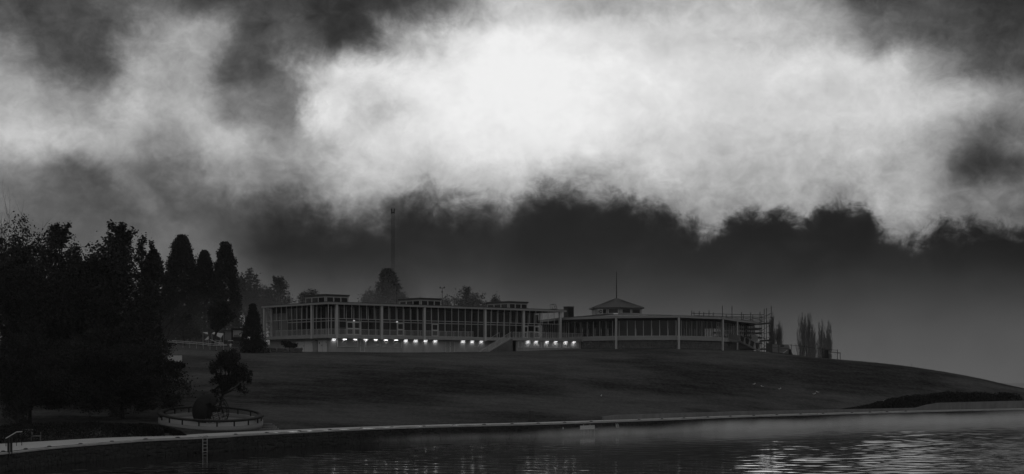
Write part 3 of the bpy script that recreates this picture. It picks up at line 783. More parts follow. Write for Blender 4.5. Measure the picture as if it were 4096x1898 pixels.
# table with a slanted top on the terrace
tb = thing('display_table', tuple(W(a_at(2130, FB + 1), FB + 1, DECK1)), 'pale flat topped table standing behind the terrace railing', 'table')
a = a_at(2130, FB + 1)
bx(MB(), a - 1.0, a + 1.0, FB + .7, FB + 1.6, DECK1 + 1.12, DECK1 + 1.18).build('table_top', 'white', tb)
for da in (-.85, .85):
    for q in (.8, 1.5): bx(MB(), a + da - .04, a + da + .04, FB + q - .04, FB + q + .04, DECK1, DECK1 + 1.12).build('leg', 'rail', tb)

# lit strip lamps under the deck
def lamp(u, plane, zt, label, grp):
    a = a_at(u, plane - .12); c = W(a, plane - .12, zt)
    lt = thing('strip_lamp', tuple(c), label, 'lamp', grp)
    bx(MB(), a - .40, a + .40, plane - .17, plane - .012, zt + .04, zt + .10).build('housing', 'rail', lt)
    bx(MB(), a - .35, a + .35, plane - .165, plane - .08, zt - .01, zt + .039).build('lens', 'lens', lt)
    ld = bpy.data.lights.new('lamp_light', 'AREA'); ld.shape = 'RECTANGLE'; ld.size = .66; ld.size_y = .06; ld.energy = LAMP_W; ld.spread = R(150)
    lo_ = bpy.data.objects.new('lamp_light', ld); COL.objects.link(lo_); lo_.parent = lt
    dirv = (-UP * 1.0 + E2 * .25).normalized()
    Zax = -dirv; Xax = E1; Yax = Zax.cross(Xax).normalized()
    lo_.matrix_local = Matrix(((Xax.x, Yax.x, Zax.x, -E2.x * .02), (Xax.y, Yax.y, Zax.y, -E2.y * .02), (Xax.z, Yax.z, Zax.z, -.055), (0, 0, 0, 1)))
LAMP_W = 2.6
i = 0
for u in (1337, 1379, 1421, 1463, 1503, 1544, 1584, 1624, 1664, 1703, 1742, 1853, 1890, 1926):
    lamp(u, FW, DECK0 - .13, 'glowing strip lamp under the pavilion deck, %s from the left corner' % ORD[i], 'strip lamps under the pavilion deck'); i += 1
i = 0
for u in (2113, 2146, 2189, 2224, 2264, 2297):
    lamp(u, FB + .36, DECK0 - .07, 'glowing strip lamp under the terrace right of the stair, %s from the stair' % ORD[i], 'strip lamps under the terrace'); i += 1

# roof gear
def roof_b(u, b_): return W(a_at(u, b_), b_, ROOF1)
for u, vtop, w in ((1587, 1138, 'taller thin weather mast with instruments, left of the two on the roof'), (1769, 1151, 'shorter thin weather mast, right of the two on the roof')):
    p = roof_b(u, 4.0); zt = Z_(vtop, p.y)
    ms = thing('weather_mast', tuple(p), w, 'mast', 'weather masts on the pavilion roof')
    MB().tube(p, (p.x, p.y, zt), .05, .035).build('pole', 'black', ms)
    mb = MB(); mb.tube((p.x - .35, p.y, zt - .12), (p.x + .35, p.y, zt - .12), .025); mb.build('crossarm', 'black', ms)
    for q, r_ in ((-.35, .13), (.35, .13)): MB().ball((p.x + q, p.y, zt), (r_, r_, .16), 8, 6).build('sensor', 'black', ms)
    MB().box((p.x - .02, p.y - .1, zt - .75 - .3 * (u < 1700)), (.2, .2, .28)).build('sensor', 'black', ms)
p = roof_b(2226, .8)
la = thing('roof_ladder', tuple(p), 'curved ladder top standing on the right end of the flat roof', 'ladder')
for k in (0, .55):
    q = W(a_at(2230, .8), .8 + k, ROOF1)
    MB().path([q, q + UP * 1.0 - E1 * .45, q + UP * 1.02 - E1 * 1.2, q + UP * .75 - E1 * 1.35, q + UP * .15 - E1 * 1.2, q + UP * .12 - E1 * .1], .035).build('rail', 'black', la)
for z_ in (.3, .65):
    q = W(a_at(2230, .8) - .45 * z_, .8, ROOF1 + z_); MB().tube(q, q + E2 * .55, .025).build('rung', 'black', la)

# ------------------------------------------------------------------ round pavilion
RZ1, RZ0, FZ = 16.6, 16.2, 12.68
rp = [(4, 292), (9.2, 273.5), (18.3, 264.4), (29.2, 261.8), (38.2, 270.8), (42.8, 284), (50, 300), (42, 318), (16, 320)]
def inset(poly, d):
    out = []; n = len(poly)
    for i in range(n):
        p0, p1, p2 = (Vector((*poly[(i + k) % n], 0)) for k in (-1, 0, 1))
        d1 = (p1 - p0).normalized(); d2 = (p2 - p1).normalized(); n1_ = Vector((-d1.y, d1.x, 0)); n2_ = Vector((-d2.y, d2.x, 0))
        bis = (n1_ + n2_).normalized(); out.append(tuple((p1 + bis * (d / max(.3, bis.dot(n1_))))[:2]))
    return out
rot = thing('round_pavilion', (26, 288, 10.7), 'many sided glass pavilion with hipped lantern, spire and stone base', 'building')
LC = Vector((X_(2466, 283), 283, 0))
rr = MB().prism(rp, RZ0 + .05, RZ1 - .02).build('roof', 'dark', rot)
mb = MB(); k = len(rp)
mb.v = [(x_, y_, RZ1) for x_, y_ in inset(rp, -.06)] + [(LC.x, LC.y, 17.75)]
mb.f = [(i, (i + 1) % k, k) for i in range(k)]; mb.build('roof_slope', 'roof', rr)
mb = MB()
for i in range(k):
    p, q = Vector((*rp[i], RZ1)), Vector((*rp[(i + 1) % k], RZ1)); nn = int((q - p).length / .6)
    for j in range(nn):
        c = p.lerp(q, j / nn); e = Vector((LC.x, LC.y, 17.75)).lerp(c, .3); mb.tube(c + UP * .01, e + UP * .01, .025, k=3)
tag(mb.build('roof_ribs', 'roof', rr), kind='stuff')
outer, inner_ = inset(rp, -.03), inset(rp, .05)
for i in range(k):
    j = (i + 1) % k
    mb = MB().hexa([(*outer[i], RZ0), (*outer[j], RZ0), (*inner_[j], RZ0), (*inner_[i], RZ0), (*outer[i], RZ1 - .03), (*outer[j], RZ1 - .03), (*inner_[j], RZ1 - .03), (*inner_[i], RZ1 - .03)])
    mb.build('fascia', 'fascia', rr)
cp = inset(rp, .16)
for i in (2, 3, 4, 5):
    x_, y_ = cp[i]; zb = gz(x_, y_) - .3
    MB().box((x_, y_, (zb + RZ0 + .04) / 2), (.27, .27, RZ0 + .04 - zb), ax=E1, ay=E2).build('column', 'column', rot)
gp_ = inset(rp, 1.35); fp = inset(rp, 1.1); sp_ = inset(rp, 1.5)
MB().prism(fp, FZ - .36, FZ).build('floor_slab', 'deckedge', rot)
MB().prism(gp_, RZ0 - .42, RZ0 + .03).build('header', 'dark', rot)
rs2 = random.Random(8)
def edge_frame(i, poly):
    p, q = Vector((*poly[i], 0)), Vector((*poly[(i + 1) % len(poly)], 0)); L = (q - p).length; d = (q - p) / L
    return p, q, L, d, Vector((d.y, -d.x, 0))       # last: outward normal
PZ0, PZ1 = FZ + .42, RZ0 - .44
for i in range(len(rp)):
    p, q, L, d, nrm = edge_frame(i, gp_)
    if i in (7, 8, 6): continue
    n = max(1, round(L / 1.46))
    mb = MB().box((p + q) / 2 + UP * (FZ + .2) + nrm * .03, (L, .14, .40), ax=d, ay=nrm); mb.build('sill', 'fascia', rot)
    MB().box((p + q) / 2 + UP * (FZ + .33) + nrm * .115, (L, .03, .05), ax=d, ay=nrm).build('sill_rail', 'mullion', rot)
    for j in range(n + 1):
        c = p + d * (L * j / n); MB().box(c + UP * (PZ0 + PZ1) / 2 + nrm * .02, (.09, .13, PZ1 - PZ0 + .04), ax=d, ay=nrm).build('mullion', 'mullion', rot)
    for j in range(n):
        c = p + d * (L * (j + .5) / n)
        MB().box(c + UP * (PZ0 + PZ1) / 2, (L / n - .10, .012, PZ1 - PZ0), ax=d, ay=nrm).build('pane', 'glass', rot)
        if i in (0, 1, 2) or (i == 3 and j < n - 2):
            MB().box(c - nrm * .4 + UP * (PZ0 + PZ1) / 2 + d * rs2.uniform(-.05, .05), (L / n - .14, .03, PZ1 - PZ0 - .02), ax=d, ay=nrm).build('blind', 'curtain', rot)
# stone base
for i in range(0, 6):
    p, q, L, d, nrm = edge_frame(i, sp_)
    zb = min(gz(p.x, p.y), gz(q.x, q.y)) - .5
    bw_ = MB().box((p + q) / 2 + UP * (zb + FZ - .36) / 2 - nrm * .15, (L, .3, FZ - .36 - zb), ax=d, ay=nrm).build('base_wall', 'mortar', rot)
    if i in (1, 2, 3, 4):
        z_ = zb + .2
        while z_ < FZ - .45:
            h = rs2.uniform(.36, .55); h = min(h, FZ - .38 - z_); s = 0.0
            while s < L - .2:
                l = min(rs2.uniform(.4, .95), L - s)
                c = p + d * (s + l / 2) + UP * (z_ + h / 2)
                o = link('stone', STR[rs2.randrange(8)][1], bw_, c - org(rot)); o.rotation_euler = (0, rs2.uniform(-.15, .15), math.atan2(d.y, d.x)); o.scale = (l * .97, rs2.uniform(.12, .2), h * 1.0); s += l
            z_ += h
# lantern
def hexring(r_, ph): return [(LC.x + r_ * math.cos(ph + i * math.pi / 3), LC.y + r_ * math.sin(ph + i * math.pi / 3)) for i in range(6)]
PH = R(-90 + 4)
lr = (2563 - 2374) / 2 / FPX * 283 / .88; er = (2572 - 2364) / 2 / FPX * 283 / .88
LZ0, LZE, LZA = 17.3, Z_(1235, 283), Z_(1194, 283)
lan = MB().prism(hexring(lr, PH), LZ0, LZE - .02).build('lantern', 'fascia', rot)
mb = MB(); ring = hexring(er, PH); ring2 = hexring(er, PH)
mb.v = [(x_, y_, LZE - .16) for x_, y_ in ring] + [(x_, y_, LZE + .05) for x_, y_ in ring] + [(LC.x, LC.y, LZA)]
mb.f = [tuple(range(5, -1, -1))] + [(i, (i + 1) % 6, 6 + (i + 1) % 6, 6 + i) for i in range(6)] + [(6 + i, 6 + (i + 1) % 6, 12) for i in range(6)]
lrf = mb.build('lantern_roof', 'roof', lan)
mb = MB()
for i in range(6):
    p, q = Vector((*ring[i], LZE + .06)), Vector((*ring[(i + 1) % 6], LZE + .06)); ap = Vector((LC.x, LC.y, LZA + .02))
    for j in range(8):
        c = p.lerp(q, j / 8); mb.tube(c, ap.lerp(c, .06 if j == 0 else .25), .07 if j == 0 else .04, k=4)
tag(mb.build('roof_ribs', 'roof', lrf), kind='stuff')
for i in range(6):
    hr = hexring(lr, PH); p, q = Vector((*hr[i], 0)), Vector((*hr[(i + 1) % 6], 0)); d = (q - p).normalized(); nrm = Vector((d.y, -d.x, 0)); L = (q - p).length
    if nrm.y > -.3: continue
    for j in range(2):
        c = p + d * L * (.27 + .46 * j); wz = (LZ0 + .35 + LZE - .3) / 2; hh = LZE - .3 - LZ0 - .35
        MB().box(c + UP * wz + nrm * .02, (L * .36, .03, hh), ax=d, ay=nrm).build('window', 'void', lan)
        MB().box(c + UP * wz + nrm * .045, (L * .36, .012, hh), ax=d, ay=nrm).build('pane', 'glass', lan)
        for sx in (-1, 1): MB().box(c + UP * wz + nrm * .04 + d * sx * (L * .18 + .05), (.1, .08, hh + .2), ax=d, ay=nrm).build('window_frame', 'mullion', lan)
        for sz in (-1, 1): MB().box(c + UP * (wz + sz * (hh / 2 + .05)) + nrm * .04, (L * .36, .08, .1), ax=d, ay=nrm).build('window_frame', 'mullion', lan)
MB().tube((LC.x, LC.y, LZA - .1), (LC.x, LC.y, Z_(1087, 283)), .10, .05, 8).build('spire', 'black', rot)
acp = P(2401, 1247, 278.6)
ac = thing('condenser_unit', (acp.x, acp.y, 17.25), 'square fan unit on the round roof, left of the lantern windows', 'fan unit')
MB().box((acp.x, acp.y, acp.z - .05), (.95, .4, .95)).build('casing', 'mullion', ac)
MB().tube((acp.x, acp.y - .21, acp.z), (acp.x, acp.y - .24, acp.z), .36, .36, 16).build('fan_grille', 'black', ac)
mb = MB()
for q in range(3): mb.tube((acp.x, acp.y - .25, acp.z), (acp.x + .3 * math.cos(q * 2.1), acp.y - .25, acp.z + .3 * math.sin(q * 2.1)), .05, .07, 4)
mb.build('fan_blade', 'mullion', ac)
for q in (-.3, .3): MB().box((acp.x + q, acp.y, acp.z - .75), (.08, .4, .5)).build('foot', 'black', ac)
# chimney-like plant box between the two buildings, roof light, roof vent pole
pb = P(2275, 1268, 285)
ch = thing('plant_box', (pb.x, pb.y, 16.7), 'tall dark box shaft on the roof between the two pavilions', 'roof box')
zt = Z_(1229, 285)
MB().box((pb.x, pb.y, (16.6 + zt) / 2), (1.42, 1.42, zt - 16.6), ax=(.86, .5, 0), ay=(-.5, .86, 0)).build('casing', 'dark', ch)
MB().box((pb.x, pb.y, zt + .04), (1.55, 1.55, .08), ax=(.86, .5, 0), ay=(-.5, .86, 0)).build('cap', 'black', ch)
MB().box((pb.x + .36, pb.y - .62, (16.8 + zt) / 2 + .1), (1.1, .03, zt - 17.3), ax=(.86, .5, 0), ay=(-.5, .86, 0)).build('grille', 'bronze', ch)
pl_ = P(2463, 1261, 272); MB
sk = MB().box((pl_.x, pl_.y, 17.24), (.75, 1.6, .14), ax=(1, 0, 0), ay=(0, .98, .09), az_=(0, -.09, .98)).build('roof_light', 'white')
tag(sk, 'small pale roof light on the round roof below the lantern', 'roof light')

# ------------------------------------------------------------------ scaffolding behind the round pavilion's right end
sc_ = thing('scaffolding', (40, 296, 10.7), 'dark tube scaffolding with plank platforms round the right rear corner', 'scaffolding')
rows = []
# three straight runs of the scaffold in plan
runA = [P(u, 1400, 287 + (u - 2767) * .030) for u in (2767, 2797, 2836, 2890, 2928, 2966, 3003, 3040)]
runB = [P(u, 1400, 299 + (u - 2767) * .030) for u in (2776, 2815, 2853, 2905, 2973, 3011, 3047)]
runC = [P(u, 1400, 301 - (u - 3040) * .32) for u in (3057, 3066, 3085)]
tops = {'A': 1248, 'B': 1256, 'C': 1246}
def std(p, zt):
    MB().tube((p.x, p.y, gz(p.x, p.y) - .2), (p.x, p.y, zt), .062, k=6).build('standard', 'steel', sc_)
    mb = MB()
    for z_ in np.arange(zt - .5, zt - 6, -1.0): mb.tube((p.x, p.y, z_ - .05), (p.x, p.y, z_ + .05), .085, k=6)
    tag(mb.build('couplers', 'steel', sc_), kind='stuff')
rsx = random.Random(4)
ZT = 18.6
for i, p in enumerate(runA): std(p, ZT + (.9 if i in (3, 4) else rsx.uniform(-.3, .35)))
for p in runB: std(p, ZT + rsx.uniform(-.5, .2))
for p in runC: std(p, ZT + .5 + rsx.uniform(0, .2))
def ledger(p, q, z_, r_=.055): MB().tube((p.x, p.y, z_), (q.x, q.y, z_), r_, k=6).build('ledger', 'steel', sc_)
for z_ in (17.9, 17.25): ledger(runA[0], runA[-1], z_); ledger(runB[0], runB[-1], z_)
for z_ in (17.9, 17.3, 16.6, 14.4, 13.4): ledger(runB[-1], runC[-1], z_); ledger(runA[-1], runC[0], z_ + .05)
for z_ in (15.3, 14.5, 13.6): ledger(runA[3], runA[-1], z_); ledger(runB[3], runB[-1], z_ - .1)
for p, q in zip(runA[:7], runB): ledger(p, q, 17.3)
MB().path([Vector((runA[0].x, runA[0].y, 17.0)), Vector((runA[0].x - .05, runA[0].y, 17.9)), Vector((runA[1].x, runA[1].y, 17.9))], .045).build('end_hoop', 'steel', sc_)
def platform(p, q, z0, z1, wdt=1.3, back=Vector((-.1, 1, 0))):
    for k in range(4):
        o1 = back * (k * wdt / 4); o2 = back * ((k + .93) * wdt / 4); h = UP * .09
        a_, b2 = Vector((p.x, p.y, z0)), Vector((q.x, q.y, z1))
        MB().hexa([a_ + o1, b2 + o1, b2 + o2, a_ + o2, a_ + o1 + h, b2 + o1 + h, b2 + o2 + h, a_ + o2 + h]).build('plank', 'plank', sc_)
    f = UP * .3
    a_, b2 = Vector((p.x, p.y, z0)) - back * .06, Vector((q.x, q.y, z1)) - back * .06
    MB().hexa([a_, b2, b2 + back * .03, a_ + back * .03, a_ + f, b2 + f, b2 + back * .03 + f, a_ + back * .03 + f]).build('toe_board', 'plank', sc_)
e = lambda p, dx=0: Vector((p.x + dx, p.y, p.z))
platform(runB[2], runB[-1], 15.4, 15.4); platform(runB[2], runB[-1], 14.4, 14.4); platform(runB[2], runB[-1], 13.5, 13.5); platform(runB[2], runB[-1], 12.4, 12.4); platform(runA[3], runA[-1], 14.9, 14.9); platform(runA[3], runA[6], 14.1, 14.1); platform(runA[3], runA[-1], 13.25, 13.25)
platform(runA[-1], runC[-1], 15.9, 15.9); platform(runA[-1], runC[-1], 12.6, 12.6); platform(runA[5], runC[-1], 15.5, 15.9)
platform(runA[4], runC[-1], 10.9, 10.9, 1.0)
for p, q, z0, z1 in ((runA[6], runC[-1], 13.3, 15.8), (runC[0], runC[-1], 12.7, 10.9), (runA[-1], runC[-1], 12.6, 10.8), (runA[-1], runC[1], 14.4, 12.7), (runA[5], runA[6], 13.4, 14.9), (runB[4], runB[5], 13.4, 14.9), (runA[-1], runC[-1], 11.0, 12.5), (runB[-1], runC[-1], 17.3, 17.95)):
    MB().tube((p.x, p.y, z0), (q.x, q.y, z1), .035, k=5).build('brace', 'steel', sc_)
for u, w_ in ((2935, .9), (2982, .6)):
    p = P(u, 1350, 294); MB().box((p.x, p.y, 14.2), (w_, .3, 3.4)).build('screen_panel', 'plank', sc_)
for u0, u1, v0_, v1_ in ((3006, 3032, 1342, 1368),):
    p, q = P(u0, v1_, 288), P(u1, v0_, 288); MB().box(((p.x + q.x) / 2, 288, (p.z + q.z) / 2), (q.x - p.x, .05, q.z - p.z)).build('sheet', 'sheet', sc_)

# stair at the right end with sheeted balustrade
sr = thing('side_stair', tuple(P(2990, 1395, 281)), 'stair with solid sheeted sides going down right below the scaffolding', 'stair')
tpz, btz = P(2958, 1365, 281), P(3038, 1404, 276)
dirs = (btz - tpz); nst = 12; bk = Vector((.15, 1.4, 0))
for i in range(nst):
    c = tpz.lerp(btz, (i + .5) / nst)
    MB().box(c + bk * .5, (.42, 1.5, .06), ax=(1, 0, 0), ay=(0.1, .99, 0)).build('tread', 'concrete', sr)
def slab(p0, p1, h0, h1, th, name, mt, par):
    th = Vector(th); return MB().hexa([p0 + UP * h0, p1 + UP * h0, p1 + th + UP * h0, p0 + th + UP * h0, p0 + UP * h1, p1 + UP * h1, p1 + th + UP * h1, p0 + th + UP * h1]).build(name, mt, par)
slab(tpz, btz, -.22, .1, (0, .08, 0), 'stringer', 'deckedge', sr); slab(tpz + bk, btz + bk, -.22, .1, (0, .08, 0), 'stringer', 'deckedge', sr)
ks = np.linspace(0, 1, 5)
for k in range(4):
    a_, b2 = tpz.lerp(btz, ks[k] + .05), tpz.lerp(btz, ks[k + 1])
    slab(a_ + Vector((0, -.05, 0)), b2 + Vector((0, -.05, 0)), .12, 1.15, (0, .03, 0), 'infill_sheet', 'plank', sr)
for k in range(5):
    c = tpz.lerp(btz, ks[k] * .985 + .01) + Vector((0, -.09, 0))
    MB().hexa([c + Vector((-.32, 0, .0)), c + Vector((.0, 0, -.1)), c + Vector((.0, .04, -.1)), c + Vector((-.32, .04, .0)), c + Vector((.05, 0, 1.25)), c + Vector((.3, 0, 1.13)), c + Vector((.3, .04, 1.13)), c + Vector((.05, .04, 1.25))]).build('cover_strip', 'sheet', sr)
lp0, lp1 = P(2908, 1358, 282), P(2958, 1365, 281)
slab(lp0, lp1, -.3, 0, (.1, 2.0, 0), 'landing', 'deckedge', sr)
slab(lp0 + Vector((.1, -.06, 0)), lp1 + Vector((0, -.06, 0)), .02, 1.05, (0, .03, 0), 'infill_sheet', 'sheet', sr)

# temporary mesh fence over the ridge
def fence(name, pts, heights, label, mat_='steel', mesh=True):
    f = thing(name, tuple(pts[len(pts) // 2]), label, 'fence')
    for p, h in zip(pts, heights): MB().tube(p - UP * .3, p + UP * h, .055, k=6).build('post', mat_, f)
    for (p, q, h, g_) in zip(pts[:-1], pts[1:], heights[:-1], heights[1:]):
        MB().tube(p + UP * (h - .15), q + UP * (g_ - .15), .035, k=5).build('top_rail', mat_, f)
        MB().tube(p + UP * .12, q + UP * .12, .03, k=5).build('bottom_rail', mat_, f)
        if mesh:
            mb = MB(); L = (q - p).length; nn = int(L / .22)
            for i in range(1, nn): c = p.lerp(q, i / nn); mb.tube(c + UP * .12, c + UP * (h - .15), .0035, k=3, cap=False)
            for j in range(1, 8): mb.tube(p + UP * (.12 + j * .22), q + UP * (.12 + j * .22), .0035, k=3, cap=False)
            tag(mb.build('wire_mesh', mat_, f), kind='stuff')
    return f
def gpt(u, Y): return Vector((X_(u, Y), Y, gz(X_(u, Y), Y)))
us = [3068, 3115, 3165, 3228, 3290, 3298, 3350]
fp_ = [gpt(u, 279 - (u - 3068) * .035) for u in us]
vt = [1371, 1375, 1378, 1385, 1394, 1394, 1399]
fen = fence('mesh_fence', fp_, [max(1.2, Z_(v, p.y) - p.z) for v, p in zip(vt, fp_)], 'thin tube and wire fence running down the ridge right of the scaffolding')
# shade cloth on its first bays
p, q = fp_[0], fp_[1]
slab(p + Vector((-.2, -.08, 0)), p.lerp(q, .45) + Vector((0, -.08, 0)), .15, 1.75, (0, .02, 0), 'shade_cloth', 'plank', fen)
sh0, sh1 = P(3090, 1415, 276.5), P(3158, 1421, 275)
tent = thing('sheeted_shelter', tuple(sh0), 'pale tarpaulin covered shelter with sloping right end behind the mesh fence', 'shelter')
y0 = 278.5
tl = [P(3088, 1378, y0), P(3155, 1380, y0), P(3171, 1421, y0), P(3088, 1416, y0)]
bkv = Vector((.6, 3.0, 0))
MB().hexa([tl[3] - UP * .6, tl[2] - UP * .6, tl[2] - UP * .6 + bkv, tl[3] - UP * .6 + bkv, tl[0], tl[1], tl[1] + bkv, tl[0] + bkv]).build('cover', 'sheet', tent)
wv = P(3122, 1382, y0); MB().box(P(3129, 1385, y0 - .03), (.7, .05, .24)).build('vent_window', 'black', tent)
MB().tube(P(3092, 1391, y0 - .05), P(3155, 1396, y0 - .05), .035).build('rope', 'steel', tent)
MB().tube(P(3108, 1401, y0 - .05), P(3128, 1401, y0 - .05), .03).build('rope', 'steel', tent)
MB().hexa([P(3154, 1424, y0 - .4), P(3172, 1423, y0 - .4), P(3172, 1423, y0 + .3), P(3154, 1424, y0 + .3), P(3155, 1398, y0 - .4), P(3163, 1398, y0 - .4), P(3163, 1398, y0 + .3), P(3155, 1398, y0 + .3)]).build('end_flap', 'black', tent)
slab(P(3126, 1419, y0 - .5), P(3150, 1402, y0 - .35), 0, .12, (0, .03, 0), 'strap', 'white', tent)
# gate posts and timber stack by the fence end
gt = thing('fence_gate', tuple(gpt(3358, 268)), 'tube gate frame at the right end of the mesh fence', 'gate')
g0, g1 = gpt(3320, 269), gpt(3361, 268)
for p in (g0, g1): MB().tube(p - UP * .2, p + UP * 1.55, .05).build('post', 'steel', gt)
for h in (1.5, 1.38, .2): MB().tube(g0 + UP * h, g1 + UP * h, .035).build('rail', 'steel', gt)
for k, u in enumerate((3292, 3301, 3307, 3312)):
    p = gpt(u, 272)
    bo = MB().box(p + UP * .9, (.26 if k else .14, .1, 2.0), ax=(.98, 0, .12), az_=(-.06, 0, 1)).build('board', 'black')
    tag(bo, 'dark upright board leaning at the fence gate, %s from the left' % ORD[k], 'board', 'boards leaning at the fence gate')
p = gpt(3320, 270); bo = MB().box(p + UP * 1.35, (.5, .05, .5)).build('notice_board', 'sheet'); tag(bo, 'square pale board hung on the fence by the gate', 'notice')
p = P(3640, 1472, 262); tag(MB().tube((p.x, p.y, gz(p.x, p.y) - .3), P(3647, 1456, 262), .025).build('leaning_stake', 'black'), 'thin stake leaning right on the bare ridge', 'stake')
for k, (u, v) in enumerate(((4003, 1560), (4027, 1554))):
    Y = 243; p = P(u, 1582, Y)
    tag(MB().tube((p.x, p.y, gz(p.x, p.y) - .2), P(u, v, Y), .035).build('marker_post', 'black'), ('shorter', 'taller')[k] + ' thin dark post above the hedge at the right edge', 'post', 'posts above the right hedge')

# ------------------------------------------------------------------ trees
def leaf_quads(rg, c, size, flat=1.0):
    """one small kite-shaped leaf (or tuft) at every centre"""
    n = len(c)
    d = rg.normal(size=(n, 3)); d[:, 2] *= flat; d /= np.linalg.norm(d, axis=1)[:, None]
    e = rg.normal(size=(n, 3)); e -= d * np.sum(e * d, axis=1)[:, None]; e /= np.linalg.norm(e, axis=1)[:, None]
    s = size * rg.uniform(.6, 1.4, size=(n, 1))
    v = np.stack([c - d * s * .6, c + e * s * .36, c + d * s * .6, c - e * s * .36], axis=1)
    return v.reshape(-1, 3)
def crown_mesh(name, rg, centres, size, material, o, flat=1.0):
    v = leaf_quads(rg, centres, size, flat); q = np.arange(len(v)).reshape(-1, 4)
    return np_mesh(name, v, q, material, o)
def limbs(mb, root, ends, r0, rng_, bend=.25):
    for e_ in ends:
        e_ = Vector(e_); m1 = root.lerp(e_, .5) + Vector((rng_.uniform(-1, 1), rng_.uniform(-1, 1), rng_.uniform(-.2, 1))) * (e_ - root).length * bend * .4
        mb.tube(root, m1, r0, r0 * .6, 5, False); mb.tube(m1, e_, r0 * .6, r0 * .2, 5, False)
def broadleaf(name, label, base, top, rx, nbl, nleaf, leafsize, seed, material='leaf', group=None, cz=None, ry=None, lean=(0, 0), trunk=.3, blob=.36, cat='tree', skirt=.0):
    rg = np.random.default_rng(seed); rnd = random.Random(seed); base = Vector(base); H = top - base.z
    t_ = thing(name, tuple(base), label, cat, group); ry = ry or rx
    zc = base.z + H * (.62 if cz is None else cz); rz_ = top - zc
    cc = np.array([base.x + lean[0], base.y + lean[1], zc])
    bl = []
    for k in range(nbl):
        while True:
            d = rg.normal(size=3); d /= np.linalg.norm(d)
            if d[2] > -.75 - skirt: break
        rr_ = rg.uniform(.35, .95); br = blob * rg.uniform(.65, 1.2)
        bl.append((cc + d * np.array([rx, ry, rz_]) * rr_ * (1 - br * .45), br))
    pts = []; per = nleaf // nbl; ends = []
    for c, br in bl:
        ends.append(tuple(c))
        rad = np.array([rx, ry, rz_ * .8]) * br
        nc = 14; dirs_ = rg.normal(size=(nc, 3)); dirs_ /= np.linalg.norm(dirs_, axis=1)[:, None]
        cl_ = c + dirs_ * rad * rg.uniform(.5, 1.05, size=(nc, 1))
        w = rg.integers(0, nc, per)
        pts.append(cl_[w] + rg.normal(size=(per, 3)) * rad * rg.uniform(.16, .34, size=(nc, 1))[w])
    pts = np.concatenate(pts); pts = pts[pts[:, 2] > base.z + .15]
    link('crown', crown_mesh('crown', rg, pts, leafsize, material, base), t_)
    mb = MB(); fork = Vector((base.x + lean[0] * .55, base.y + lean[1] * .55, base.z + (zc - base.z) * .55))
    mb.tube(base - UP * .4, fork, trunk, trunk * .7, 8, False); limbs(mb, fork, ends, trunk * .42, rnd)
    mb.build('trunk', 'bark', t_)
    return t_
def conifer(name, label, base, top, r_, nleaf, leafsize, seed, shape='dome', material='needle', group=None):
    rg = np.random.default_rng(seed); base = Vector(base); H = top - base.z
    t_ = thing(name, tuple(base), label, 'tree', group)
    nc = int(nleaf / 30)
    h = rg.random(nc) ** .8
    if shape == 'dome': prof = np.sqrt(np.clip(1 - h ** 2.6, 0, 1)) * (.55 + .45 * (1 - h) ** .4)
    else: prof = (1 - h) ** .8
    ang = rg.uniform(0, 2 * math.pi, nc)
    lump = 1 + .07 * np.sin(ang * 3 + h * 9 + seed) + .06 * np.sin(ang * 5 - h * 17)
    rad = r_ * prof * lump * np.sqrt(rg.uniform(.18, 1.0, nc))
    cl_ = np.stack([base.x + rad * np.cos(ang), base.y + rad * np.sin(ang), base.z + .2 + h * H * rg.uniform(.985, 1.0, nc)], -1)
    w = rg.integers(0, nc, nleaf)
    sg = np.array([.17, .17, .24]) * r_ * .62
    pts = cl_[w] + rg.normal(size=(nleaf, 3)) * sg * (1.08 - h[w] * .55)[:, None]
    pts = pts[pts[:, 2] < top + .15]
    link('crown', crown_mesh('crown', rg, pts, leafsize, material, base), t_)
    MB().tube(base - UP * .4, (base.x, base.y, base.z + H * .93), .28, .03, 8).build('trunk', 'bark', t_)
    return t_
def layered(name, label, base, top, r_, nleaf, leafsize, seed, material='needle', group=None, lean=0.0):
    rg = np.random.default_rng(seed); rnd = random.Random(seed); base = Vector(base); H = top - base.z
    t_ = thing(name, tuple(base), label, 'tree', group); mb = MB()
    mb.tube(base - UP * .4, (base.x + lean, base.y, base.z + H * .95), .34, .05, 8, False); pts = []
    tiers = 20; per = nleaf // (tiers * 6)
    for k in range(tiers):
        h = .12 + .87 * k / (tiers - 1); rr_ = r_ * (1.06 - h) ** .5 * 1.15
        for j in range(6):
            a = rnd.uniform(0, 6.28); l = rr_ * rnd.uniform(.6, 1.1); zc = base.z + H * h + rnd.uniform(-.3, .3)
            st_ = Vector((base.x + lean * h, base.y, zc - .4)); en = st_ + Vector((math.cos(a) * l, math.sin(a) * l, .5 + .1 * l))
            mb.tube(st_, en, .07, .02, 4, False)
            tt = rg.uniform(.2, 1.05, per)[:, None]
            c = np.array(st_) * (1 - tt) + np.array(en) * tt + rg.normal(size=(per, 3)) * np.array([.2 * l, .2 * l, .26 + .05 * l]) * (1.15 - .5 * tt)
            pts.append(c)
    link('crown', crown_mesh('crown', rg, np.concatenate(pts), leafsize, material, base, .35), t_)
    mb.build('trunk', 'bark', t_); return t_
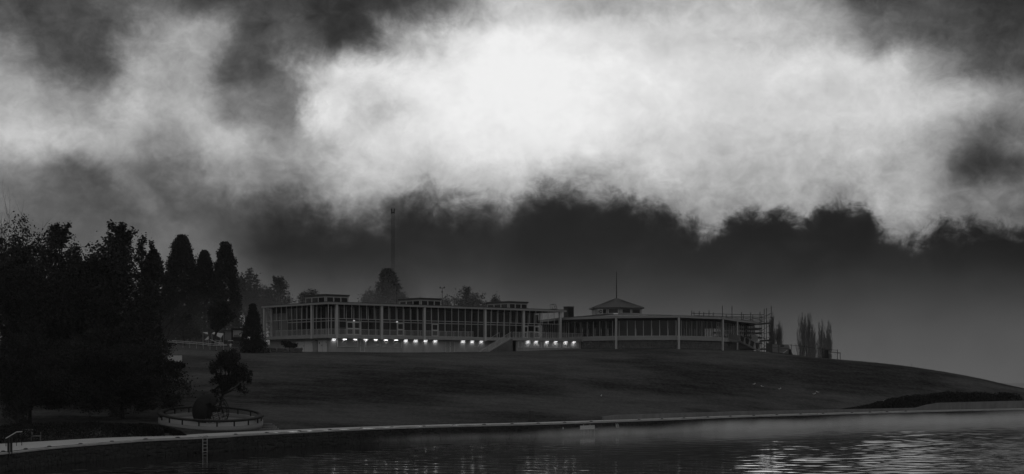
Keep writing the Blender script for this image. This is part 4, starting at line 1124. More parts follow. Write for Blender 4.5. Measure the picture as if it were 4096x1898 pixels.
def bare(name, label, base, top, spread, seed, group=None, upright=.86, mat_='twig', n1_=26, thick=.16):
    rnd = random.Random(seed); base = Vector(base); H = top - base.z; t_ = thing(name, tuple(base), label, 'tree', group)
    tr_ = MB(); lean_ = rnd.uniform(-.03, .03)
    tr_.tube(base - UP * .4, base + Vector((lean_ * H, 0, H * .9)), thick, .02, 6, False); tr_.build('trunk', 'bark', t_)
    mb = MB()
    def grow(p, d, l, r_, depth):
        q = p
        for k in range(3):
            d = (d + Vector((rnd.uniform(-.13, .13), rnd.uniform(-.13, .13), .10 * upright))).normalized(); e_ = q + d * l / 3
            mb.tube(q, e_, r_ * (1 - k * .27), r_ * (1 - (k + 1) * .27), 3, False)
            if depth > 0:
                for _ in range(2 if depth > 1 else 2):
                    dd_ = (d + Vector((rnd.uniform(-1, 1), rnd.uniform(-1, 1), rnd.uniform(.1, .8))) * (1 - upright * .55)).normalized()
                    grow(q.lerp(e_, rnd.random()), dd_, l * rnd.uniform(.35, .55), r_ * .55, depth - 1)
            q = e_
    for k in range(n1_):
        h = .04 + .80 * (k / n1_) ** .9; a = rnd.uniform(0, 6.28)
        o_ = 1 - upright * .78
        d = Vector((math.cos(a) * o_ * spread, math.sin(a) * o_ * spread, 1)).normalized()
        l = H * (1 - h) * rnd.uniform(.62, .95) * (.55 + .45 * (h < .75))
        grow(base + Vector((lean_ * H * h, 0, H * h)), d, min(l, H * .5), thick * .38 * (1 - h * .5), 2)
    tag(mb.build('crown', mat_, t_)); return t_
def at(u, Y, dz_=0): x_ = X_(u, Y); return (x_, Y, gz(x_, Y) - dz_)
# the dark stand on the left
GL = 'dark trees massed on the left shore'
broadleaf('broadleaf_tree', 'tall dark leafy tree at the left edge of the picture', at(70, 172), Z_(878, 172), 6.2, 60, 30000, .22, 1, group=GL, cz=.66, trunk=.45, blob=.24, skirt=.3)
layered('cedar_tree', 'dark flat topped layered tree second from the left edge', at(238, 178), Z_(912, 178), 4.6, 13000, .28, 2, group=GL)
broadleaf('broadleaf_tree', 'dark loose leafy tree with spiky twigs between two layered trees', at(345, 176), Z_(912, 176), 3.6, 34, 11000, .22, 3, group=GL, cz=.58, blob=.22, skirt=.3)
layered('cedar_tree', 'broad dark layered tree with sloping right side', at(468, 180), Z_(912, 180), 4.8, 17000, .28, 4, group=GL)
layered('cedar_tree', 'narrow dark tree right of the broad layered tree', at(566, 184), Z_(954, 184), 1.9, 4200, .24, 5, group=GL)
layered('cedar_tree', 'thin small topped dark tree beside the rounded conifer', at(606, 186), Z_(978, 186), 2.0, 4200, .24, 6, group=GL)
broadleaf('broadleaf_tree', 'dark lower tree filling the stand below the flat topped tree', at(170, 164), Z_(922, 166), 7.6, 64, 36000, .26, 7, group=GL, cz=.48, trunk=.3, skirt=.3)
broadleaf('broadleaf_tree', 'dark lower tree below the broad layered tree', at(385, 168), Z_(926, 168), 5.8, 56, 30000, .26, 8, group=GL, cz=.48, trunk=.3, skirt=.3)
broadleaf('broadleaf_tree', 'dark low loose tree at the right foot of the dark stand', at(585, 176), Z_(1180, 176), 3.6, 30, 5200, .22, 18, group=GL, cz=.5, trunk=.2, blob=.2, skirt=.3)
bare('bare_tree', 'bare twigs rising above the leafy crown at the left edge', at(22, 176), Z_(836, 176), .8, 9, upright=.72, n1_=9, mat_='bark', thick=.14)
bare('bare_tree', 'leaning bare branches in front of the misty conifers', at(640, 178), Z_(1110, 178), 1.5, 10, upright=.4, n1_=12, mat_='bark', thick=.13)
# conifers in the mist
GC = 'rounded conifers in the mist'
conifer('conifer', 'half hidden rounded conifer left of the tallest conifer', at(615, 254), Z_(1006, 254), 3.3, 15000, .30, 21, group=GC)
conifer('conifer', 'tallest broad conifer with a split rounded top', at(726, 264), Z_(944, 264), 3.9, 32000, .30, 22, group=GC)
conifer('conifer', 'short stout rounded conifer between the two tall conifers', at(818, 266), Z_(1006, 266), 3.1, 20000, .30, 23, group=GC)
conifer('conifer', 'tall rounded conifer at the right end of its row', at(900, 264), Z_(971, 264), 3.2, 24000, .30, 24, group=GC)
conifer('conifer', 'small dark conical conifer against the pavilion left end', at(1012, 232.5), Z_(1220, 232.5), 2.3, 10000, .22, 25, shape='cone')
# pale trees behind
GF = 'pale misty trees behind the pavilion'
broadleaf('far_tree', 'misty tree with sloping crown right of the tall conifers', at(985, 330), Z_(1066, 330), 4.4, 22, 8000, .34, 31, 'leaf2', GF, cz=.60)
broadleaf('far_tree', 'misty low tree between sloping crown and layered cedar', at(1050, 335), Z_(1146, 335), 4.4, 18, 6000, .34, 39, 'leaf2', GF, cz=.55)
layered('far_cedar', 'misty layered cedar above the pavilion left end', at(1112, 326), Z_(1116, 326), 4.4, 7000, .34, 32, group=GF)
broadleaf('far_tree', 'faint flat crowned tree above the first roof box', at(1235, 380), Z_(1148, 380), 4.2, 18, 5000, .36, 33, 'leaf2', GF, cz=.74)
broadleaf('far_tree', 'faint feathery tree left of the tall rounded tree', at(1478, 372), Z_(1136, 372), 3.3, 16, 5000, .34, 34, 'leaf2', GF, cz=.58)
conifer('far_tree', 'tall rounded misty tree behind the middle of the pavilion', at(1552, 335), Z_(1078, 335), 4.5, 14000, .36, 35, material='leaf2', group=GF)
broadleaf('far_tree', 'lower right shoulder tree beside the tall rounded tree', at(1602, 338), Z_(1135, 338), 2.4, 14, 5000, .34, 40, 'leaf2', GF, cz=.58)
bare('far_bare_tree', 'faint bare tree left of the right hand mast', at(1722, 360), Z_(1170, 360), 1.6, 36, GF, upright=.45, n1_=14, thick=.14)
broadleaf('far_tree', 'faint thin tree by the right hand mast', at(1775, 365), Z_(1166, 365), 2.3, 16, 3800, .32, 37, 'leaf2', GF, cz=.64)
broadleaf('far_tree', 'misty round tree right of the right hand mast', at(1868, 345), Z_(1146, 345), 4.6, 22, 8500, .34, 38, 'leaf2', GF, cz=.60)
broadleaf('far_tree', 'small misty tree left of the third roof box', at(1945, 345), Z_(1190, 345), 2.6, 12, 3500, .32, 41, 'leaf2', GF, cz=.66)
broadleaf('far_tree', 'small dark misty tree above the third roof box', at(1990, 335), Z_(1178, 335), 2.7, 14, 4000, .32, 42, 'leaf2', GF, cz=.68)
# bushes along the back of the lawn on the left
GBH = 'dim shrubs behind the lawn'
for k, (u, Y, vt_, rx, lb) in enumerate(((520, 236, 1255, 3.0, 'dim misty shrub behind the lawn at the left'), (585, 246, 1215, 3.2, 'taller dim misty shrub left of the railing top'), (655, 250, 1240, 3.0, 'dim misty shrub above the railing left end'), (735, 252, 1225, 3.0, 'dim misty shrub above the middle of the sloping railing'))):
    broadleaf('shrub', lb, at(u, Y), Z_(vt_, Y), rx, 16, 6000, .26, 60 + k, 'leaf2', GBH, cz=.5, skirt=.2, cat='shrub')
bare('bare_tree', 'faint bare tree standing among the misty shrubs', at(700, 255), Z_(1190, 255), 1.3, 66, upright=.5, n1_=14, mat_='bark', thick=.12)
broadleaf('round_tree', 'small round dark tree with short trunk before the white canopies', at(838, 243), Z_(1196, 243), 2.5, 22, 9000, .24, 67, 'leaf', cz=.64, trunk=.26, lean=(2.0, 0))
broadleaf('shrub', 'low dark shrub under the pavilion left end', at(1150, 239.5), Z_(1362, 239.5), 1.5, 12, 4000, .18, 68, 'leaf', GBH, cz=.45, skirt=.2, cat='shrub')
broadleaf('shrub', 'low dark shrub at the foot of the conical conifer', at(1010, 236), Z_(1352, 236), 2.6, 12, 5000, .2, 69, 'leaf', GBH, cz=.45, skirt=.2, cat='shrub')
# near trees on the left
broadleaf('shore_tree', 'big dark spreading tree overhanging the lawn, left of the globe', at(490, 150), Z_(1268, 150), 8.3, 76, 50000, .17, 71, 'leaf', cz=.46, trunk=.22, blob=.20, skirt=.3, ry=5.0)
broadleaf('shore_tree', 'dark low branching tree behind the bench at the left edge', at(120, 142), Z_(1320, 142), 6.4, 56, 34000, .17, 72, 'leaf', cz=.44, trunk=.2, blob=.22, skirt=.3)
bare('shore_shrub', 'dark bare stems spreading behind the bench', at(70, 134), Z_(1560, 134), 2.2, 73, upright=.25, n1_=12, mat_='bark', thick=.12)
broadleaf('leaning_tree', 'small dark tree leaning right behind the globe', at(862, 152), Z_(1382, 152), 2.75, 40, 9500, .16, 74, 'leaf', cz=.62, trunk=.17, lean=(1.35, 0), blob=.19, skirt=.3)
# bare poplars on the ridge
def poplar(label, base, top, r_, seed, group):
    rnd = random.Random(seed); base = Vector(base); H = top - base.z; t_ = thing('poplar', tuple(base), label, 'tree', group)
    MB().tube(base - UP * .5, base + UP * H * .92, .15, .02, 6, False).build('trunk', 'bark', t_)
    mb = MB()
    prof = lambda h: math.sqrt(max(.03, 1 - ((h - .52) / .50) ** 2))
    for k in range(80):
        h0 = .10 + .54 * rnd.random() ** 1.2; h1 = min(.99, h0 + rnd.uniform(.2, .42)); a = rnd.uniform(0, 6.28); rr_ = r_ * prof(h1) * rnd.uniform(.45, 1.05)
        p = base + UP * H * h0; pts = [p]
        for j in range(1, 6):
            f = j / 5; w_ = rr_ * f ** .55
            pts.append(base + Vector((math.cos(a) * w_ + rnd.uniform(-.05, .05), math.sin(a) * w_ + rnd.uniform(-.05, .05), H * (h0 + (h1 - h0) * f))))
        for j in range(5):
            mb.tube(pts[j], pts[j + 1], .045 - .007 * j, .038 - .007 * j, 3, False)
            for _ in range(3):
                q = pts[j].lerp(pts[j + 1], rnd.random()); an = rnd.uniform(0, 6.28); l = rnd.uniform(.35, 1.1)
                e_ = q + Vector((math.cos(an) * .32 * l, math.sin(an) * .32 * l, l)); mb.tube(q, e_, .021, .012, 3, False)
                g_ = q.lerp(e_, .5); mb.tube(g_, g_ + Vector((math.cos(an + 2) * .12, math.sin(an + 2) * .12, .4)), .010, .006, 3, False)
    mb.build('crown', 'twig', t_)
GP = 'bare poplars beyond the ridge'
for k, (u, vt_, r_, lb) in enumerate(((3088, 1250, .8, 'bare poplar rising behind the scaffolding right edge'), (3117, 1284, .85, 'short bare poplar just right of the scaffolding'), (3209, 1247, 1.15, 'tallest broad bare poplar beyond the fence'), (3236, 1256, .95, 'bare poplar close against the tallest poplar'), (3253, 1308, .6, 'thin short bare poplar right of the tallest poplar'), (3284, 1284, 1.0, 'bare poplar above the dark boards, left of its twin'), (3313, 1286, .95, 'rightmost bare poplar on the ridge'))):
    poplar(lb, at(u, 318), Z_(vt_, 318), r_ * 1.15, 80 + k, GP)
# hedges
def hedge(name, label, pts, w_, h, n, leafsize, seed, mt='hedge'):
    rg = np.random.default_rng(seed); t_ = thing(name, tuple(pts[len(pts) // 2]), label, 'hedge'); P0 = np.array([tuple(p) for p in pts]); H_ = np.array(h)
    k = rg.integers(0, len(pts) - 1, n); f = rg.random(n); c = P0[k] * (1 - f)[:, None] + P0[k + 1] * f[:, None]; hh = H_[k] * (1 - f) + H_[k + 1] * f
    tdir = P0[k + 1] - P0[k]; tdir /= np.linalg.norm(tdir, axis=1)[:, None]; nv = np.stack([-tdir[:, 1], tdir[:, 0], np.zeros(n)], -1)
    aa = rg.uniform(0, math.pi, n); rad = rg.uniform(.75, 1.03, n)
    lump = .88 + .22 * vnoise(c[:, 0] + 200, c[:, 1] * 1.3, .9, seed + 3)
    pts_ = c + nv * (np.cos(aa) * rad * w_)[:, None]; pts_[:, 2] += np.sin(aa) ** .6 * rad * hh * lump
    link('foliage', crown_mesh('foliage', rg, pts_, leafsize, mt, t_.location), t_)
    stem = MB()
    for p, hq in zip(pts, h): stem.tube(Vector(p) - UP * .2, Vector(p) + UP * hq * .7, .04, .02, 5)
    stem.build('stem', 'bark', t_); return t_
hp, hh_ = [], []
for u, h in ((60, 1.2), (150, 1.25), (250, 1.3), (350, 1.3), (450, 1.3), (560, 1.3), (660, 1.25), (745, 1.1), (815, .85), (860, .5), (884, .2)):
    sq = s_of_u(max(u, 0)) + min(u, 0) * .06; xx, yy, tx_, ty_ = (float(q) for q in shore_at(sq)); d = float(PW(sq)) + (2.6 if u < 700 else 1.9 if u < 800 else 1.2)
    hp.append(Vector((xx - ty_ * d, yy + tx_ * d, 1.3))); hh_.append(h)
hedge('low_hedge', 'low dark hedge between the path and the trees at the left', hp, 2.3, hh_, 40000, .12, 91)
hp, hh_ = [], []
for u, h in ((3490, .3), (3590, .95), (3680, 1.7), (3770, 2.25), (3880, 2.5), (3980, 2.4), (4070, 2.2), (4150, 2.1)):
    sq = s_of_u(min(u, 4096)) + max(0, u - 4096) * .06; xx, yy, tx_, ty_ = (float(q) for q in shore_at(sq)); d = float(PW(sq)) + 2.2
    hp.append(Vector((xx - ty_ * d, yy + tx_ * d, 1.35))); hh_.append(h)
hedge('long_hedge', 'black clipped hedge behind the low wall at the right', hp, 1.7, hh_, 20000, .2, 92)

# ------------------------------------------------------------------ globe sculpture in its railed ring
RC = Vector((X_(844, 146), 146, 0)); RRAD = 208.5 / FPX * 146
gxs, gys = -(3.13 - 2.62) / (2 * RRAD), (3.5 - 2.45) / (2 * RRAD)
def rz(x_, y_): return 2.90 + gxs * (x_ - RC.x) + gys * (y_ - RC.y)
ring_ = thing('globe_ring', (RC.x, RC.y, 1.8), 'sloping pale concrete ring with dark flat handrail round the globe', 'railing')
def band(r0, r1, z0f, z1f, name, mt, a0=0, a1=2 * math.pi, n=72):
    mb = MB()
    for i in range(n + 1):
        a = a0 + (a1 - a0) * i / n
        for r_, zf in ((r0, z0f), (r1, z0f), (r1, z1f), (r0, z1f)):
            x_, y_ = RC.x + r_ * math.cos(a), RC.y + r_ * math.sin(a); mb.v.append((x_, y_, zf(x_, y_)))
    for i in range(n):
        for k in range(4): mb.f.append((i * 4 + k, i * 4 + (k + 1) % 4, (i + 1) * 4 + (k + 1) % 4, (i + 1) * 4 + k))
    return mb.build(name, mt, ring_, True)
off = lambda d: (lambda x_, y_: rz(x_, y_) + d)
nseg = 20
for i in range(nseg):
    a0, a1 = 2 * math.pi * i / nseg, 2 * math.pi * (i + 1) / nseg - .004
    band(RRAD - .52, RRAD + .02, off(-.16), off(-.03), 'handrail_section', 'bronze', a0, a1, 5)
    band(RRAD - .50, RRAD - .0, off(-.029), off(.012), 'handrail_plate', 'bronzetop', a0 + .004, a1 - .004, 5)
for i in range(18):
    a = 2 * math.pi * (i + .4) / 18; x_, y_ = RC.x + (RRAD - .25) * math.cos(a), RC.y + (RRAD - .25) * math.sin(a)
    MB().box((x_, y_, rz(x_, y_) - .42), (.12, .12, .62)).build('post', 'bronze', ring_)
band(RRAD - .42, RRAD - .06, off(-1.18), off(-.62), 'ring_wall', 'drum')
band(RRAD - .44, RRAD - .34, off(-2.2), off(-1.16), 'ring_footing', 'drum')
mb = MB(); kk = 48
mb.poly([(RC.x + (RRAD - .43) * math.cos(2 * math.pi * i / kk), RC.y + (RRAD - .43) * math.sin(2 * math.pi * i / kk), rz(RC.x + (RRAD - .43) * math.cos(2 * math.pi * i / kk), RC.y + (RRAD - .43) * math.sin(2 * math.pi * i / kk)) - .95) for i in range(kk)])
mb.build('paved_floor', 'drum', ring_)
# steps right of the ring
for k in range(5):
    p0 = P(1050 - k * 3, 1700 + k * 5.2, 150 - k * 1.6); p1 = P(1088 + k * 9, 1700 + k * 5.2, 150 - k * 1.6)
    z_ = max(gz(p0.x, p0.y), gz(p1.x, p1.y), p0.z) + .02
    tag(MB().box(((p0.x + p1.x) / 2, p0.y, z_ - .1), ((p1.x - p0.x), .35, .2)).build('garden_step', 'drum'), 'low paved step edge right of the globe ring, %s from the top' % ORD[k], 'step', 'steps beside the globe ring')
# globe: a metal grid of meridians and parallels with solid continents
GR_ = 72.5 / FPX * 147; GC_ = Vector((X_(843, 147), 147, Z_(1646, 147)))
gl_ = thing('globe', tuple(GC_ - UP * GR_), 'large dark openwork metal globe inside the ring', 'sculpture')
tilt = Matrix.Rotation(R(-20), 3, 'Y') @ Matrix.Rotation(R(12), 3, 'X')
def gpnt(lat, lon, r_=GR_):
    return GC_ + tilt @ Vector((math.cos(lat) * math.cos(lon), math.cos(lat) * math.sin(lon), math.sin(lat))) * r_
for i in range(18):
    lo2 = 2 * math.pi * i / 18; MB().path([gpnt(R(-84 + 12 * j), lo2) for j in range(15)], .028, 4).build('meridian', 'bronze', gl_)
for j in range(13):
    la_ = R(-78 + 13 * j); MB().path([gpnt(la_, 2 * math.pi * i / 36) for i in range(37)], .030, 4).build('parallel', 'bronze', gl_)
nL, nB = 120, 60
lo3, la3 = np.meshgrid(np.linspace(0, 2 * math.pi, nL, endpoint=False), np.linspace(R(-86), R(86), nB), indexing='ij')
ux, uy, uz = np.cos(la3) * np.cos(lo3), np.cos(la3) * np.sin(lo3), np.sin(la3)
cont = vnoise(ux * 3 + uz, uy * 3 + 7, 1.0, 4) * .6 + vnoise(ux * 7 + 3, uz * 7 + uy * 2, 1.0, 5) * .3 + .75 * np.clip(uz * .75 - ux * .6 + .2, -.6, 1)
tilt_np = np.array(tilt)
mb = MB(); idx = {}
for i in range(nL):
    for j in range(nB - 1):
        if cont[i, j] > .60:
            c = []
            for (ii, jj) in ((i, j), ((i + 1) % nL, j), ((i + 1) % nL, j + 1), (i, j + 1)):
                if (ii, jj) not in idx: idx[(ii, jj)] = len(mb.v); mb.v.append(tuple(gpnt(la3[ii, jj], lo3[ii, jj], GR_ * 1.012)))
                c.append(idx[(ii, jj)])
            mb.f.append(tuple(c))
ct = mb.build('continents', 'bronze', gl_); md = ct.modifiers.new('thickness', 'SOLIDIFY'); md.thickness = .03
MB().tube(GC_ - UP * (GR_ + .6), GC_ - UP * (GR_ - .25), .5, .3, 12).build('pedestal', 'bronze', gl_)

# ------------------------------------------------------------------ small things along the shore
# bench
bp = P(125, 1768, 120.5); bp.z = 1.34
be = thing('park_bench', tuple(bp), 'slatted timber bench with bent metal arms beside the path', 'bench', rz=0)
ub = Vector((.93, .36, 0)); vb = Vector((-.36, .93, 0))
def bb(p0, s_): return MB().box(bp + ub * p0[0] + vb * p0[1] + UP * p0[2], s_, ax=ub, ay=vb)
for k in range(5): MB().box(bp + ub * -.35 + vb * (.42 + k * .022) + UP * (.50 + k * .105), (1.05, .03, .085), ax=ub, ay=(vb * .98 - UP * .2), az_=(UP * .98 + vb * .2)).build('back_slat', 'timber', be)
for k in range(4): bb((-.1, -.05 + k * .12, .45), (1.6, .10, .04)).build('seat_slat', 'timber', be)
for sx in (-.85, .0, .72):
    q = bp + ub * sx
    MB().path([q - vb * .2, q - vb * .22 + UP * .45, q - vb * .3 + UP * .68, q - vb * .2 + UP * .72, q + vb * .35 + UP * .66], .028).build('arm', 'benchmetal', be)
for sx in (-.85, .72): MB().tube(bp + ub * sx + vb * .4, bp + ub * sx + vb * .48 + UP * .5, .03).build('leg', 'benchmetal', be)
MB().tube(bp + ub * .0 - vb * .2 + UP * .42, bp + ub * .72 - vb * .2 + UP * .42, .03).build('front_rail', 'benchmetal', be)
# handrail and paired posts at the left corner
hr_ = thing('path_handrail', tuple(P(50, 1790, 113)), 'thin bent handrail at the left corner before the bench', 'handrail')
MB().path([P(22, 1755, 113), P(66, 1729, 113.5), P(88, 1727.5, 114)], .035).build('rail', 'rail', hr_)
for u, v, Y in ((24, 1754, 113), (66, 1729, 113.5), (87, 1728, 114)):
    p = P(u, v, Y); MB().tube((p.x, p.y, 1.25), p, .028).build('post', 'black', hr_)
for k, u in enumerate((34, 45)):
    sq = s_of_u(u) ; xx, yy, tx_, ty_ = (float(q) for q in shore_at(sq)); p = Vector((xx - ty_ * .25 , yy + tx_ * .25, 1.3))
    p = Vector((X_(u, p.y), p.y, 1.0))
    po = MB(); po.box(p + UP * .63, (.13, .13, 1.3)); po.box(p + UP * 1.3, (.15, .15, .04))
    tag(po.build('mooring_post', 'black'), 'dark square timber post on the path edge, %s of the pair' % ('left', 'right')[k], 'post', 'pair of posts on the path edge')
# ladder on the lake wall
sq = s_of_u(815); xx, yy, tx_, ty_ = (float(q) for q in shore_at(sq)); tv = Vector((tx_, ty_, 0)); nv_ = Vector((ty_, -tx_, 0))
lp_ = Vector((xx, yy, 0)) + nv_ * .16
ld_ = thing('lake_ladder', tuple(lp_), 'white metal ladder hanging down the lake wall below the globe', 'ladder')
for k in (-.24, .24):
    q = lp_ + tv * k; MB().path([q - UP * .25, q + UP * 1.36, q - nv_ * .55 + UP * 1.44], .042).build('side_rail', 'concrete', ld_)
for z_ in (.1, .4, .7, 1.0, 1.3): MB().tube(lp_ - tv * .24 + UP * z_, lp_ + tv * .24 + UP * z_, .03).build('rung', 'concrete', ld_)
# white panel and landing frame on the wall
sq = s_of_u(2342); xx, yy, tx_, ty_ = (float(q) for q in shore_at(sq)); tv = Vector((tx_, ty_, 0)); nv_ = Vector((ty_, -tx_, 0)); lp_ = Vector((xx, yy, 0)) + nv_ * .3
wp = thing('landing_panel', tuple(lp_), 'blank white rectangular panel on a thin frame against the lake wall', 'panel')
pl_w = 62 / 35.8 / abs(tx_) * .96
MB().box(lp_ + UP * .78, (pl_w, .05, .40), ax=tv, ay=nv_).build('panel', 'signwhite', wp)
MB().box(lp_ + UP * .55 + tv * .2, (pl_w + .5, .25, .03), ax=tv, ay=nv_).build('shelf', 'rail', wp)
for k in (-.55, .1, .55, 1.15): MB().tube(lp_ + tv * k + UP * -.2, lp_ + tv * k + UP * .54, .02).build('leg', 'rail', wp)
for k in (-.6, .4): MB().tube(lp_ + tv * k + UP * .98, lp_ + tv * k + UP * 1.1, .03).build('bracket', 'rail', wp)
# danger sign on the wall
def text_part(txt, size, loc, ax, parent, mt):
    cu = bpy.data.curves.new('lettering', 'FONT'); cu.body = txt; cu.size = size; cu.align_x = 'CENTER'; cu.align_y = 'CENTER'; cu.extrude = .002
    tmp = bpy.data.objects.new('lettering_curve', cu); me_ = bpy.data.meshes.new_from_object(tmp); bpy.data.objects.remove(tmp); me_.materials.clear(); me_.materials.append(M[mt])
    o = bpy.data.objects.new('lettering', me_); COL.objects.link(o); o.parent = parent
    o.location = Vector(loc) - org(parent); o.rotation_euler = (R(90), 0, math.atan2(ax.y, ax.x)); return o
sq = s_of_u(2465); xx, yy, tx_, ty_ = (float(q) for q in shore_at(sq)); tv = Vector((tx_, ty_, 0)); nv_ = Vector((ty_, -tx_, 0)); lp_ = Vector((xx, yy, .86)) + nv_ * .14
ds = thing('warning_sign', tuple(lp_), 'small tilted warning sign with dark heading on the lake wall', 'sign')
MB().box(lp_, (.48, .03, .52), ax=tv, ay=nv_, az_=(UP * .96 - tv * .25)).build('board', 'signwhite', ds)
f0 = lp_ + nv_ * .02
MB().box(f0 + UP * .17 - tv * .04, (.46, .008, .16), ax=tv, ay=nv_, az_=(UP * .96 - tv * .25)).build('heading_band', 'signblack', ds)
text_part('DANGER', .105, f0 + UP * .17 - tv * .04 + nv_ * .008, tv, ds, 'signwhite')
for k, w_ in enumerate((.12, .34, .38)): MB().box(f0 + UP * (.02 - k * .095) + tv * (.01 + k * .025), (w_, .006, .05), ax=tv, ay=nv_).build('print_line', 'signblack', ds)
sq = s_of_u(2249); xx, yy, tx_, ty_ = (float(q) for q in shore_at(sq))
fl_ = MB(); fl_.box((xx + ty_ * .14, yy - tx_ * .14, .75), (.12, .06, .2)); fl_.box((xx + ty_ * .14, yy - tx_ * .14, .87), (.07, .05, .05))
tag(fl_.build('wall_marker', 'signwhite'), 'tiny pale upright marker on the lake wall left of the white panel', 'marker')
# tapered slatted bin
bn_ = on_ground(2126, 1686, 140, 190); bi = thing('litter_bin', tuple(bn_), 'dark tapered slatted litter bin at the back of the path', 'bin')
hb = 1.12
for i in range(14):
    a = 2 * math.pi * i / 14; c_, s_ = math.cos(a), math.sin(a)
    MB().hexa([tuple(bn_ + Vector((c_ * r_ - s_ * w_, s_ * r_ + c_ * w_, z_))) for z_, rr_ in ((.08, .42), (hb, .30)) for r_, w_ in ((rr_ - .04, -rr_ * .2), (rr_, -rr_ * .2), (rr_, rr_ * .2), (rr_ - .04, rr_ * .2))]).build('slat', 'plank', bi)
MB().tube(bn_ + UP * .0, bn_ + UP * .08, .5, .5, 16).build('base', 'black', bi); MB().tube(bn_ + UP * .1, bn_ + UP * (hb - .1), .36, .26, 12).build('liner', 'black', bi)
MB().tube(bn_ + UP * hb, bn_ + UP * (hb + .05), .31, .30, 16).build('rim', 'black', bi)
# gulls on the lawn
def gull(p, rz_, sc2, label):
    t_ = thing('gull', tuple(p), label, 'bird', 'gulls on the lawn', rz=0)
    q = Vector(p); f = Vector((math.cos(rz_), math.sin(rz_), 0))
    mb = MB(); prof = [(-.26, .01, .20), (-.16, .05, .19), (0, .085, .19), (.1, .08, .21), (.16, .05, .26), (.2, .055, .31), (.25, .045, .315), (.30, .012, .30)]
    sd2 = Vector((-f.y, f.x, 0)); k = 8
    for x_, r_, z_ in prof:
        for i in range(k):
            a = 2 * math.pi * i / k; mb.v.append(tuple(q + (f * x_ + sd2 * r_ * math.cos(a) + UP * (z_ + r_ * .95 * math.sin(a))) * sc2))
    for j in range(len(prof) - 1):
        for i in range(k): mb.f.append((j * k + i, j * k + (i + 1) % k, (j + 1) * k + (i + 1) % k, (j + 1) * k + i))
    mb.build('body', 'gull', t_, True)
    for s_ in (-1, 1):
        MB().hexa([tuple(q + (f * x_ + sd2 * s_ * w_ + UP * z_) * sc2) for x_, w_, z_ in ((-.3, .02, .2), (.08, .07, .16), (.08, .09, .16), (-.3, .04, .2), (-.3, .02, .23), (.08, .07, .26), (.08, .09, .25), (-.3, .04, .225))]).build('wing', 'gullgrey', t_)
        MB().tube(q + sd2 * .03 * s_, q + (sd2 * .03 * s_ + UP * .14) * sc2, .012, k=4).build('leg', 'black', t_)
for (u, v, a, lb) in ((3016, 1543, .4, 'white gull highest on the right lawn'), (3050, 1552, 2.6, 'white gull second down the right lawn slope'), (3118, 1562, .2, 'white gull standing alone in the middle of the right lawn'), (3271, 1574, 2.9, 'right bird of the close pair of white gulls'), (3257, 1582, .1, 'left lower bird of the close pair of white gulls'), (3535, 1610, .5, 'white gull near the left tip of the dark hedge'), (2405, 1590, 1.2, 'white gull alone on the lawn above the warning sign')):
    gull(on_ground(u, v, 150, 270), a, 0.9, lb)

# ------------------------------------------------------------------ things round the lawn's upper left edge
# low stone edging wall below the pavilion's left end
ew = thing('edging_wall', at(1080, 236.5), 'low rough stone edging wall below the pavilion left end', 'wall')
s = 0; u = 940.0
while u < 1214:
    Y = 236.5 + .9 * math.sin(u * .01); l = rs2.uniform(.45, .95)
    for row in range(2):
        p = at(u + rs2.uniform(-3, 3), Y)
        o = link('stone', STR[rs2.randrange(8)][1], ew, Vector((p[0], p[1], p[2] + .18 + row * .36)) - org(ew)); o.scale = (l, .5, .38); o.rotation_euler = (0, rs2.uniform(-.15, .15), rs2.uniform(-.1, .1))
    u += l * 25.2
# sloping ramp railing
rl = thing('ramp_railing', at(790, 240), 'pale double rail of a ramp sloping down behind the lawn', 'railing')
for dv in (0, 6):
    MB().path([P(670, 1362 + dv, 240), P(780, 1369.5 + dv, 240), P(858, 1377 + dv, 240), P(907, 1380 + dv * .3, 240)], .035).build('rail', 'white', rl)
for u in range(678, 905, 27):
    v = np.interp(u, [670, 780, 858, 907], [1362, 1369.5, 1377, 1380]); p = P(u, v, 240.05); MB().tube((p.x, p.y, p.z - 1.0), p, .03).build('post', 'rail', rl)
MB().path([P(840, 1359, 239), P(886, 1377, 239)], .05).build('stair_rail', 'rail', rl)
# low terrace wall under the railing
tw2 = MB(); c0_, c1_ = P(560, 1380, 240.4), P(985, 1390, 240.4)
tw2.hexa([c0_ - UP * 2, c1_ - UP * 2, c1_ - UP * 2 + Vector((0, .4, 0)), c0_ - UP * 2 + Vector((0, .4, 0)), c0_, c1_, c1_ + Vector((0, .4, 0)), c0_ + Vector((0, .4, 0))])
tag(tw2.build('ramp_wall', 'stone'), 'low dark wall under the sloping ramp railing', 'wall')
# white canopies
cn = thing('white_canopy', at(870, 250), 'white tilted canvas canopy on poles behind the round tree', 'canopy')
tri = [P(848, 1334, 250), P(856, 1329, 253), P(894, 1335, 251), P(883, 1352, 248.5)]
MB().hexa([tuple(p - UP * .06) for p in tri] + [tuple(p) for p in tri]).build('canvas', 'sail', cn)
for p in (tri[0], tri[2], tri[3]): MB().tube((p.x, p.y, gz(p.x, p.y) - .2), p, .04).build('pole', 'rail', cn)
cn2 = thing('white_canopy', at(826, 252), 'smaller white canvas canopy left of the round tree trunk', 'canopy')
tri = [P(818, 1360, 250), P(834, 1345, 251), P(835, 1357, 250), P(828, 1359, 249)]
MB().hexa([tuple(p - UP * .06) for p in tri] + [tuple(p) for p in tri]).build('canvas', 'sail', cn2)
tri = [P(810, 1330, 252), P(830, 1329, 252), P(832, 1338, 251), P(818, 1333, 251)]
MB().hexa([tuple(p - UP * .06) for p in tri] + [tuple(p) for p in tri]).build('canvas', 'sail', cn2)
for q in ((812, 1331, 252), (833, 1345, 251)): p = P(*q); MB().tube((p.x, p.y, gz(p.x, p.y) - .2), p, .04).build('pole', 'rail', cn2)
kb = thing('kiosk', at(912, 254), 'pale speckled kiosk wall between canopy and notice frame', 'kiosk')
p0, p1 = P(898, 1361, 254), P(929, 1326, 254)
